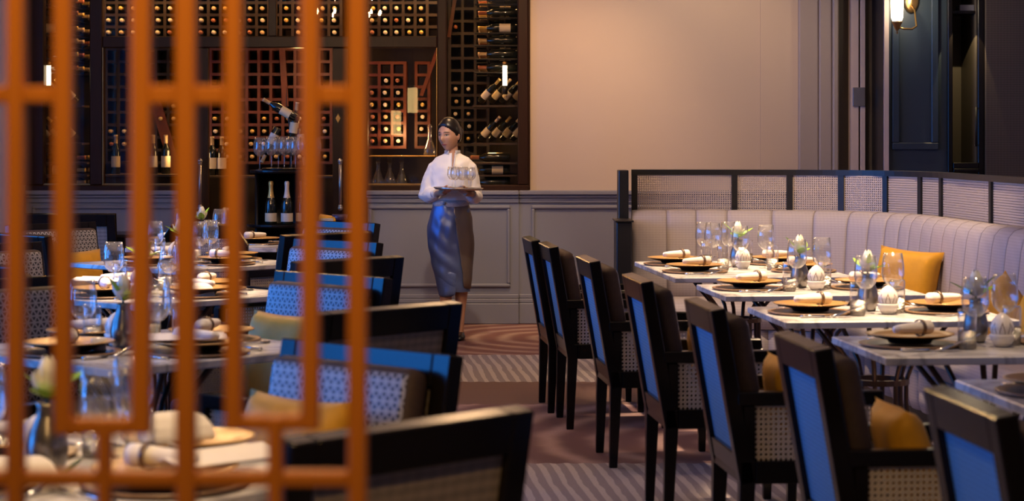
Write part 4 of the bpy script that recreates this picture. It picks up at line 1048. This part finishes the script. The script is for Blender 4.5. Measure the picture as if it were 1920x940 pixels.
for k, (px, py, deg, nm) in enumerate([(555, 222, -60, 'uppermost tilted'), (521, 240, 205, 'lower left slanted'), (548, 262, 8, 'lower right upright'), (560, 240, 170, 'right inverted')]):
    p = at(px, py, DT+.05+.02*k)
    o = obj('wine_bottle', UP[k % 2], None, tuple(p), (0, math.radians(deg), 0))
    o.scale = (.9, .9, .9); tag(o, '%s wine bottle held in the branching holder' % nm, 'bottle')
# small yellow napkin holder and a round side table at the left
yb = thing('amber_box', 'amber yellow box with slanted front on the ledge right of the drinks stand', 'box', (Xat(614, 15.2), 15.2, 0))
sd = tag(MB().box(Xat(590, 15.4), Xat(648, 15.4), 15.1, 15.5, 0, Zat(416, 15.3)).build('service_cabinet', 'dark', bevel=.006), 'low dark service cabinet right of the drinks stand', 'cabinet')
yb.location.z = Zat(416, 15.3)
MB().loft([[(x, y, z) for x, y, z in ((-.06, -.04, 0), (.06, -.04, 0), (.06, .05, 0), (-.06, .05, 0))], [(-.06, -.03, .045), (.06, -.02, .04), (.06, .05, .04), (-.06, .05, .06)]]).build('body', 'gold', yb, bevel=.005)
MB().box(-.045, .045, -.046, -.04, .01, .03).build('front_card', 'label', yb)
pv = thing('dark_bowl', 'dark violet bowl on the low service cabinet', 'bowl', (Xat(638, 15.25), 15.22, Zat(416, 15.3)))
MB().lathe([(0, 0), (.03, 0), (.05, .02), (.058, .055), (.055, .055), (.046, .022), (0, .006)], 20).build('bowl', M('violet_glaze', (.05, .035, .08), .3, var=.1), pv, True)
rt = thing('side_table', 'small round dark pedestal table by the far left wainscot', 'table', (Xat(222, 16.2), 16.2, 0))
MB().lathe([(0, .725), (.28, .725), (.29, .735), (.29, .75), (0, .75)], 36).build('tabletop', 'dark', rt)
MB().lathe([(.17, 0), (.17, .012), (.05, .03), (.035, .1), (.035, .55), (.06, .64), (.055, .725)], 20).build('pedestal', 'dark', rt, True)
chair_facing(left_chair, (Xat(128, 14.7), 14.75), PI/2*.98, 'dark armchair seen from behind at the farthest left, before the wainscot')

# ================================================================== chandelier and lantern, above the frame, mirrored in the cabinet glass
CX, CY = -1.80, 11.0
ch = thing('chandelier', 'two-tier ring chandelier with candle bulbs above the left tables, mirrored in the cabinet', 'chandelier', (CX, CY, 2.5))
for (r, z, n) in ((.66, .42, 20), (.40, .22, 12)):
    MB().lathe([(r-.012, z-.008), (r+.012, z-.008), (r+.012, z+.008), (r-.012, z+.008), (r-.012, z-.008)], 48).build('hoop', 'brass', ch, True)
    for k in range(n):
        a = 2*PI*(k+.3)/n; x, y = r*math.cos(a), r*math.sin(a)
        MB().lathe([(0, 0), (.012, 0), (.012, .05), (0, .05)], 8, c=(x, y, z)).build('candle', 'porcelain', ch, True)
        lamp('POINT', 'chandelier_light', (CX+x, CY+y, 2.5+z+.08), 1.5, WARM, shadow_soft_size=.012)
        MB().lathe([(.004, .05), (.014, .066), (.012, .085), (.003, .108), (0, .11)], 10, c=(x, y, z)).build('bulb', 'bulb', ch, True)
    for k in range(4):
        a = PI/2*k; MB().tube([(r*math.cos(a), r*math.sin(a), z), (0, 0, .6)], .006, 6).build('arm', 'brass', ch, True)
MB().tube([(0, 0, .55), (0, 0, .9)], .012, 8).build('rod', 'brass', ch, True)
for k, (x, y, z) in enumerate(((-1.37, 4.4, 1.97), (-1.62, 4.0, 1.66))):
    la = thing('hanging_lantern', ['taller', 'smaller'][k]+' glowing lantern hanging above the nearest left table, mirrored in the cabinet', 'lantern', (x, y, z))
    for sx in (-1, 1):
        for sy in (-1, 1): MB().box(sx*.10-.008, sx*.10+.008, sy*.10-.008, sy*.10+.008, -.2, .2).build('corner_post', 'black', la)
    for (n_, dx, dy) in (('pane', 0, .09), ('pane', 0, -.09)):
        for s in (-1, 1): MB().box(s*.036-.03, s*.036+.03, dy-.003, dy+.003, -.17, .17).build(n_, 'lantern', la)
    MB().frustum((0, 0, .2), .12, .12, (0, 0, .29), .03, .03).build('roof', 'black', la); MB().box(-.12, .12, -.12, .12, -.22, -.2).build('floor_plate', 'black', la)
    MB().tube([(0, 0, .29), (0, 0, CH-z)], .006, 6).build('rod', 'black', la)
# ================================================================== waitress
K = 256.7; WX = (850-HX)/K; WY = 15.6
def wp(px, py, y=0.0): return Vector(((px-850)/K, y, CZ-(py-HY)/K))
wo = thing('person', 'waitress in white blouse and slate satin skirt carrying a tray of glasses', 'person', (WX, WY, 0))
def bake(o, *mods):
    for t, kw in mods:
        md = o.modifiers.new(t, t)
        for k, v in kw.items(): setattr(md, k, v)
    dg = bpy.context.evaluated_depsgraph_get(); me = bpy.data.meshes.new_from_object(o.evaluated_get(dg))
    o.modifiers.clear(); o.data = me
    for p in me.polygons: p.use_smooth = True
    return o
from mathutils import noise
def crease(o, fn):
    me = o.data; nn = [v.normal.copy() for v in me.vertices]
    for v, n_ in zip(me.vertices, nn): v.co += n_*fn(v.co, n_)
    me.update(); return o
def ell(c, a, b, n=24, ph=0.0, fold=None):
    return [Vector((c.x+a*math.cos(2*PI*k/n), c.y+b*math.sin(2*PI*k/n), c.z)) * 1 if not fold else Vector((c.x+a*(1+fold(2*PI*k/n, c.z))*math.cos(2*PI*k/n), c.y+b*(1+fold(2*PI*k/n, c.z))*math.sin(2*PI*k/n), c.z)) for k in range(n)]
# ---- head: a dense ball pushed into shape, in its own frame (face towards -Y)
HC = wp(842.5, 253.5, -.01)
HM = Matrix.Translation(HC) @ Matrix.Rotation(math.radians(-33), 4, 'Z') @ Matrix.Rotation(math.radians(7), 4, 'X') @ Matrix.Scale(1.07, 4)
HA, HB_, HCz = .070, .088, .112
def gau(d, c, s): return math.exp(-((d[0]-c[0])**2/s[0]**2+(d[1]-c[1])**2/s[1]**2))
def head_pt(d, off=0.0):
    x, y, z = d
    tp = 1.0-(.30*max(0, -z)**1.6)
    jaw = 1.0+.0*z
    p = Vector((x*HA*tp, y*HB_*(1-.18*max(0, -z)*(1 if y > 0 else .2)), z*HCz))
    if y > 0 and z < -.2: p.y *= 1-.35*(-z-.2)
    if y < 0:                                   # the face
        u, v = p.x, p.z; dy = 0
        p.y *= .96
        dy += .020*gau((u, v), (0, -.022), (.010, .017))+.008*gau((u, v), (0, -.004), (.007, .022))      # nose
        dy -= .007*(gau((u, v), (.031, .008), (.016, .009))+gau((u, v), (-.031, .008), (.016, .009)))     # sockets
        dy += .004*gau((u, v), (0, .026), (.05, .010))                                                   # brow
        dy += .005*gau((u, v), (0, -.055), (.018, .007))-.002*gau((u, v), (0, -.0555), (.02, .0018))       # lips
        dy += .008*gau((u, v), (0, -.092), (.020, .015))                                                 # chin
        dy += .005*(gau((u, v), (.042, -.022), (.018, .018))+gau((u, v), (-.042, -.022), (.018, .018)))   # cheeks
        p.y -= dy
    n = Vector((x/HA, y/HB_, z/HCz)).normalized()
    return p+n*off
def head_mb(off=0.0, n=56, m=44):
    rings = []
    for i in range(m+1):
        t = PI*i/m; ring = []
        for k in range(n):
            a = 2*PI*k/n; d = (max(math.sin(t), 1e-3)*math.cos(a), max(math.sin(t), 1e-3)*math.sin(a), -math.cos(t))
            ring.append(HM @ head_pt(d, off))
        rings.append(ring)
    return MB().loft(rings)
b = head_mb()
for s in (-1, 1):                               # ears
    b.sphere((0, 0, 0), 1, 12, 8, mat=HM @ Matrix.Translation((s*.070, .008, -.004)) @ Matrix.Rotation(s*.35, 4, 'Z') @ Matrix.Diagonal((.010, .018, .030, 1)))
nb = wp(848, 296, .015); nt_ = HM @ Vector((0, .020, -.06))
b.tube([nb+Vector((0, .0, -.05)), nb, nb.lerp(nt_, .5), nt_], [.062, .047, .043, .044], 20)
# torso core
for (c, a, bb) in []: pass
TORSO = [(wp(847, 303, .015), .085, .055), (wp(847, 322, .01), .140, .080), (wp(847, 345, .0), .135, .085), (wp(846, 372, .0), .115, .080), (wp(845, 400, .0), .13, .090), (wp(845, 438, .0), .150, .100), (wp(846, 465, .0), .12, .09)]
b.loft([ell(c, a*.93, bb*.93) for c, a, bb in TORSO])
SHL, SHR = wp(814, 309, .01), wp(882, 309, .01)
ELL, ELR = wp(797, 366, .02), wp(891, 369, .03)
HNL, HNR = wp(825, 361, -.185), wp(884, 362, -.175)
for sh, el, hn in ((SHL, ELL, HNL), (SHR, ELR, HNR)):
    b.tube([sh.lerp(nb, .45)+Vector((0, .005, -.04)), sh+Vector((0, .003, -.02)), sh.lerp(el, .5), el, el.lerp(hn, .5), hn], [.022, .027, .033, .032, .029, .021], 14)
    # palm under the tray and five curled fingers reaching along its underside
    sgn = 1 if hn.x < 0 else -1
    d = Vector((sgn*.55, -.75, .12)).normalized(); side = Vector((sgn*.75, .55, 0)).normalized()*-1
    pc = hn+d*.045
    b.tube([hn, hn+d*.03, hn+d*.075], [.020, .026, .024], 12)
    for f in range(4):
        o_ = side*(-.027+.018*f); L = (.066, .075, .071, .056)[f]
        k0 = pc+d*.025+o_; k1 = k0+d*L*.45+Vector((0, 0, .006)); k2 = k1+(d*.8+Vector((0, 0, .5))).normalized()*L*.32; k3 = k2+(d*.5+Vector((0, 0, .7))).normalized()*L*.25
        b.tube([k0, k1, k2, k3], [.0088, .0082, .0076, .0062], 8)
    t0 = hn+d*.02+Vector((0, 0, .018)); b.tube([t0, t0+d*.03+side*-.022+Vector((0, 0, .022)), t0+d*.058+side*-.018+Vector((0, 0, .028))], [.011, .0095, .0075], 8)
# legs
KNL, KNR = wp(838, 512, -.03), wp(866, 512, .0)
ANL, ANR = wp(833, 618, -.02), wp(862.5, 617, .01)
for hip, kn, an in ((wp(829, 440), KNL, ANL), (wp(863, 440), KNR, ANR)):
    b.tube([hip, hip.lerp(kn, .5), kn, kn.lerp(an, .3)+Vector((0, .012, 0)), kn.lerp(an, .7)+Vector((0, .004, 0)), an, an+Vector((0, .01, -.045))], [.085, .070, .052, .050, .034, .027, .028], 16)
    b.tube([an+Vector((0, .02, -.04)), an+Vector((0, -.05, -.055)), an+Vector((0, -.13, -.075))], [.026, .030, .022], 12)
body = b.build('body', 'skin', wo, True)
bake(body, ('REMESH', dict(mode='VOXEL', voxel_size=.0045)), ('SMOOTH', dict(factor=.5, iterations=2)))
# ---- face details
def on_face(u, v, off=.0):
    """a point on the face's front at u (across), v (up)."""
    z = v/HCz; s = math.sqrt(max(0, 1-z*z)); tp = 1.0-(.30*max(0, -z)**1.6); x = max(-.95, min(.95, u/(HA*tp*max(s, .05))))*s
    y = -math.sqrt(max(0, 1-z*z-x*x)); return head_pt((x, y, z), off)
for s in (-1, 1):
    pts = [(s*(.016+.026*t), .009+.0030*math.sin(PI*t)) for t in [i/8 for i in range(9)]]
    lo = [(s*(.016+.026*t), .009-.0045*math.sin(PI*t)) for t in [i/8 for i in range(9)]]
    up = [HM @ on_face(u, v, .0022) for u, v in pts]; dn = [HM @ on_face(u, v, .0022) for u, v in lo]
    MB().loft([up, [p+HM.to_3x3() @ Vector((0, -.0012, 0)) for p in [a.lerp(c, .5) for a, c in zip(up, dn)]], dn], cap=False, closed=False).build('eye', 'eyew', wo, True)
    c = HM @ on_face(s*.0275, .0085, .0035); MB().sphere(c, .0052, 12, 8, sc=(1, .5, 1)).build('iris', 'eyed', wo, True)
    MB().tube([HM @ on_face(u, v+.0008, .0028) for u, v in pts], .0016, 6).build('eyelid', 'eyed', wo, True)
    MB().tube([HM @ on_face(s*(.012+.034*t), .027+.005*math.sin(PI*(.2+.6*t))-.004*t, .0015) for t in [i/6 for i in range(7)]], [.0014, .0022, .0024, .0022, .002, .0015, .0008], 6).build('eyebrow', 'hair', wo, True)
up = [HM @ on_face(-.022+.044*t, -.0545+.0045*math.sin(PI*t)-.0015*math.exp(-((t-.5)/.1)**2), .0012) for t in [i/10 for i in range(11)]]
md = [HM @ on_face(-.022+.044*t, -.0555, .0022) for t in [i/10 for i in range(11)]]
dn = [HM @ on_face(-.022+.044*t, -.0565-.0065*math.sin(PI*t), .0014) for t in [i/10 for i in range(11)]]
MB().loft([up, [a.lerp(c, .5)+HM.to_3x3() @ Vector((0, -.0022, 0)) for a, c in zip(up, md)], md, [a.lerp(c, .5)+HM.to_3x3() @ Vector((0, -.0028, 0)) for a, c in zip(md, dn)], dn], cap=False, closed=False).build('lips', 'lips', wo, True)
# ---- hair: shell over the skull plus a bun
hm = MB(); n, m = 56, 44; keep = {}
for i in range(m+1):
    t = PI*i/m
    for k in range(n):
        a = 2*PI*k/n; d = (math.sin(t)*math.cos(a), math.sin(t)*math.sin(a), -math.cos(t)); z = d[2]
        lim = -2 if z > .84 else (-.62-.40*(z-.45)/.39 if z > .45 else (-.10-.52*(z+.05)/.5 if z > -.05 else (.18 if z > -.5 else 2)))
        thick = .010+.004*max(0, z)
        if d[1] > lim: keep[(i, k)] = HM @ head_pt(d, thick)
        else: keep[(i, k)] = HM @ head_pt(d, -.004)
hm.loft([[keep[(i, k)] for k in range(n)] for i in range(m+1)])
for q_, r_ in ((Vector((.0, .100, .018)), .040), (Vector((.0, .118, .010)), .034)): hm.sphere(HM @ q_, r_, 18, 12)
hair = hm.build('hair', 'hair', wo, True)
bake(hair, ('SMOOTH', dict(factor=.5, iterations=2)))
# ---- blouse
def bl_fold(a, z): return .018*math.sin(5*a+z*40)+.012*math.sin(9*a-z*25)
m = MB().loft([ell(c, a, bb, 36, fold=bl_fold) for c, a, bb in [
    (wp(848, 287, .015), .052, .050), (wp(848, 291, .015), .078, .056), (wp(848, 296, .013), .122, .064), (wp(847.5, 304, .010), .150, .076), (wp(847, 315, .006), .160, .088), (wp(847, 332, .0), .160, .098), (wp(846, 350, .0), .152, .102), (wp(846, 368, .0), .140, .098), (wp(845.5, 380, .0), .128, .092), (wp(845, 386, .0), .122, .088)]])
for sh, el, hn in ((SHL, ELL, HNL), (SHR, ELR, HNR)):
    wr = el.lerp(hn, .66)
    pts = [sh.lerp(nb, .45)+Vector((0, 0, -.028)), sh.lerp(nb, .15)+Vector((0, 0, -.006)), sh+Vector((0, 0, -.016)), sh.lerp(el, .35), sh.lerp(el, .7), el+Vector((0, .005, -.008)), el.lerp(wr, .35)+Vector((0, 0, -.008)), el.lerp(wr, .75), wr]
    m.tube(pts, [.036, .042, .046, .048, .052, .055, .055, .050, .034], 20)
bl = m.build('blouse', 'blouse', wo, True)
bake(bl, ('REMESH', dict(mode='VOXEL', voxel_size=.006)), ('SMOOTH', dict(factor=.6, iterations=5)))
def bl_cr(p, n_):
    ax = abs(p.x+.012)
    if ax > .13 or p.z < 1.10:                      # sleeves: gathers running down to the cuff
        return .0045*noise.noise(Vector((p.x*26, p.y*26, p.z*7)))+.003*noise.noise(p*38)
    k = .5+.5*math.sin(p.x*55+p.z*9+2*noise.noise(p*9))
    return .0035*(k-.5)*min(1, max(0, (1.36-p.z)*6))+.004*noise.noise(Vector((p.x*14, p.y*14, p.z*22)))
crease(bl, bl_cr)
for hn, el in ((HNL, ELL), (HNR, ELR)):
    w0 = el.lerp(hn, .64); w1 = el.lerp(hn, .82); MB().tube([w0, w1], [.033, .031], 18).build('cuff', 'blouse', wo, True)
    # embroidered edge of the cuff
    MB().tube([el.lerp(hn, .80), el.lerp(hn, .835)], .0325, 18).build('cuff_band', 'collar', wo, True)
# stand collar, open at the front, and the slit below it
rings = []
for k in range(25):
    a = -PI/2+.42+(2*PI-.84)*k/24
    base = Vector((nb.x+.056*math.cos(a), nb.y+.054*math.sin(a), wp(0, 291).z-.006*math.cos(a+PI/2)-.012*(1 if math.sin(a) < -.5 else 0)))
    top = Vector((nb.x+.054*math.cos(a), nb.y+.052*math.sin(a), wp(0, 281).z-.004))
    o_ = Vector((math.cos(a), math.sin(a), 0))*.004
    rings.append([base+o_, top+o_, top, base])
MB().loft(rings).build('collar', 'collar', wo, True)
sl = [wp(850.5, 287, -.050), wp(850.2, 296, -.066), wp(849.6, 306, -.082), wp(849, 317, -.0975)]
SW = (.009, .0075, .005, .0008)
MB().loft([[p+Vector((-w_, 0, 0)), p+Vector((0, -.003, 0)), p+Vector((w_, 0, 0)), p+Vector((0, .008, 0))] for p, w_ in zip(sl, SW)]).build('neck_opening', 'skin', wo, True)
for s in (-1, 1): MB().tube([p+Vector((s*(w_+.004), -.001, 0)) for p, w_ in zip(sl, SW)], .004, 6).build('placket_edge', 'blouse', wo, True)
# ---- skirt and belt
SK = [(wp(845, 376, 0), .124, .090), (wp(845, 395, 0), .142, .102), (wp(844, 420, 0), .163, .116), (wp(844, 445, 0), .172, .120), (wp(845.5, 470, 0), .165, .116), (wp(848, 500, 0), .148, .108), (wp(850, 525, 0), .130, .100), (wp(851, 547, 0), .116, .095)]
def sk_fold(a, z): return .020*math.sin(3*a+z*22)+.014*math.sin(7*a-z*30)+.010*math.sin(4*a+55*z)
m = MB().loft([ell(c, a, bb, 48, fold=sk_fold) for c, a, bb in SK], cap=False)
m.loft([ell(c, a*.96, bb*.95, 48, fold=sk_fold) for c, a, bb in SK], cap=False)
def sk_cr(p, n_):                                   # drapery: creases fanning from the right hip to the left knee
    t = p.z*.80+p.x*.62+.02*noise.noise(p*9)
    lo = max(0, min(1, (1.0-p.z)*4))
    c1 = math.sin(t*62)*math.exp(-((p.x+.02)/.16)**2)
    c2 = math.sin((p.x-.25*(p.z-.6))*70)*max(0, min(1, (p.z-.62)*4))
    return (.0055*c1+.003*c2)*(.35+.65*lo)+.004*noise.noise(Vector((p.x*16, p.y*16, p.z*11)))
sk = m.build('skirt', 'skirt', wo, True); bake(sk, ('SUBSURF', dict(levels=2))); crease(sk, sk_cr)
def panel(a0, a1, rows, out, mat, name, edge):
    r1, r2 = [], []
    for i, (c, a, bb) in enumerate(rows):
        r1.append([]); r2.append([])
        for k in range(19):
            s = k/18; f0 = i/(len(rows)-1); t = a0+(a1-a0)*s+edge(f0)*(1-s); f = 1+sk_fold(t, c.z)
            oo = out*((.25+.75*f0) if name == 'wrap_panel' else 1.3*f0-.3)*(1-.75*s)
            for rr, e in ((r1, oo), (r2, oo-.006)): rr[-1].append(Vector((c.x+(a*f+e)*math.cos(t), c.y+(bb*f+e)*math.sin(t), c.z)))
    o = bake(MB().loft([x+y[::-1] for x, y in zip(r1, r2)]).build(name, mat, wo, True), ('SUBSURF', dict(levels=1)))
    return crease(o, lambda p, n_: .004*noise.noise(Vector((p.x*16, p.y*16, p.z*11)))+.002*math.sin(p.z*95+30*p.x))
panel(math.radians(-64), math.radians(60), SK[:-1]+[(wp(851, 545, 0), .117, .095)], .014, 'skirt2', 'wrap_panel', lambda f: -.35*(1-f)+.15*f)
panel(math.radians(285), math.radians(170), SK[5:]+[(wp(848, 557, 0), .100, .094)], .012, 'skirt', 'wrap_flap', lambda f: -.1*f)
MB().loft([ell(wp(845, y, 0), a, bb, 40) for y, a, bb in ((375, .126, .092), (375.5, .131, .097), (386.5, .135, .1), (387.5, .130, .095))], cap=False).build('belt', 'collar', wo, True)
MB().lathe([(.0, 0), (.010, 0), (.012, .004), (0, .007)], 14, mat=Matrix.Translation(wp(834, 381, -.098)) @ Matrix.Rotation(PI/2, 4, 'X')).build('belt_buckle', 'steel', wo, True)
# ---- shoes
for an in (ANL, ANR):
    z = -an.z
    s = MB().loft([[an+Vector((w_*math.cos(t), y+0, 0))+Vector((0, 0, z+h*(.5+.5*math.sin(t)))) for t in [2*PI*k/14 for k in range(14)]] for y, w_, h in ((.045, .022, .075), (.03, .031, .078), (-.01, .034, .060), (-.06, .040, .052), (-.10, .040, .046), (-.14, .028, .036), (-.158, .010, .022))])
    s.frustum(an+Vector((0, .028, z)), .013, .012, an+Vector((0, .028, z+.05)), .020, .018)
    s.build('shoe', 'shoe', wo, True)
    # the instep shows skin: the shoe is low cut, the heel is part of it
wo.location.z = 0
# ---- tray and its glasses
TP = Vector((WX, WY, 0))+wp(861, 354.5, -.27)
ty = thing('serving_tray', 'round metal serving tray held by the waitress', 'tray', TP, 0)
ty.rotation_euler = (math.radians(0), math.radians(1.5), 0)
MB().lathe([(0, 0), (.165, 0), (.182, .016), (.178, .017), (.162, .004), (0, .004)], 40).build('dish', 'tray', ty, True)
for k, (x, y, lb) in enumerate([(-.02, -.09, 'front left'), (.035, -.05, 'front middle'), (.09, -.06, 'front right'), (.02, .03, 'rear middle'), (.075, .04, 'rear right'), (-.045, .01, 'left')]):
    o = wine.put((TP.x+x, TP.y+y, TP.z+.0045-x*math.tan(math.radians(1.5))), k, '%s wine glass on the tray of the waitress' % lb)
    o.scale = (.74, .74, .66)
# ---------------------------------------------------------------- housekeeping
for o in list(bpy.data.objects):
    if o.type == 'EMPTY' and not o.children and 'label' in o.keys(): bpy.data.objects.remove(o)
bpy.context.view_layer.update()
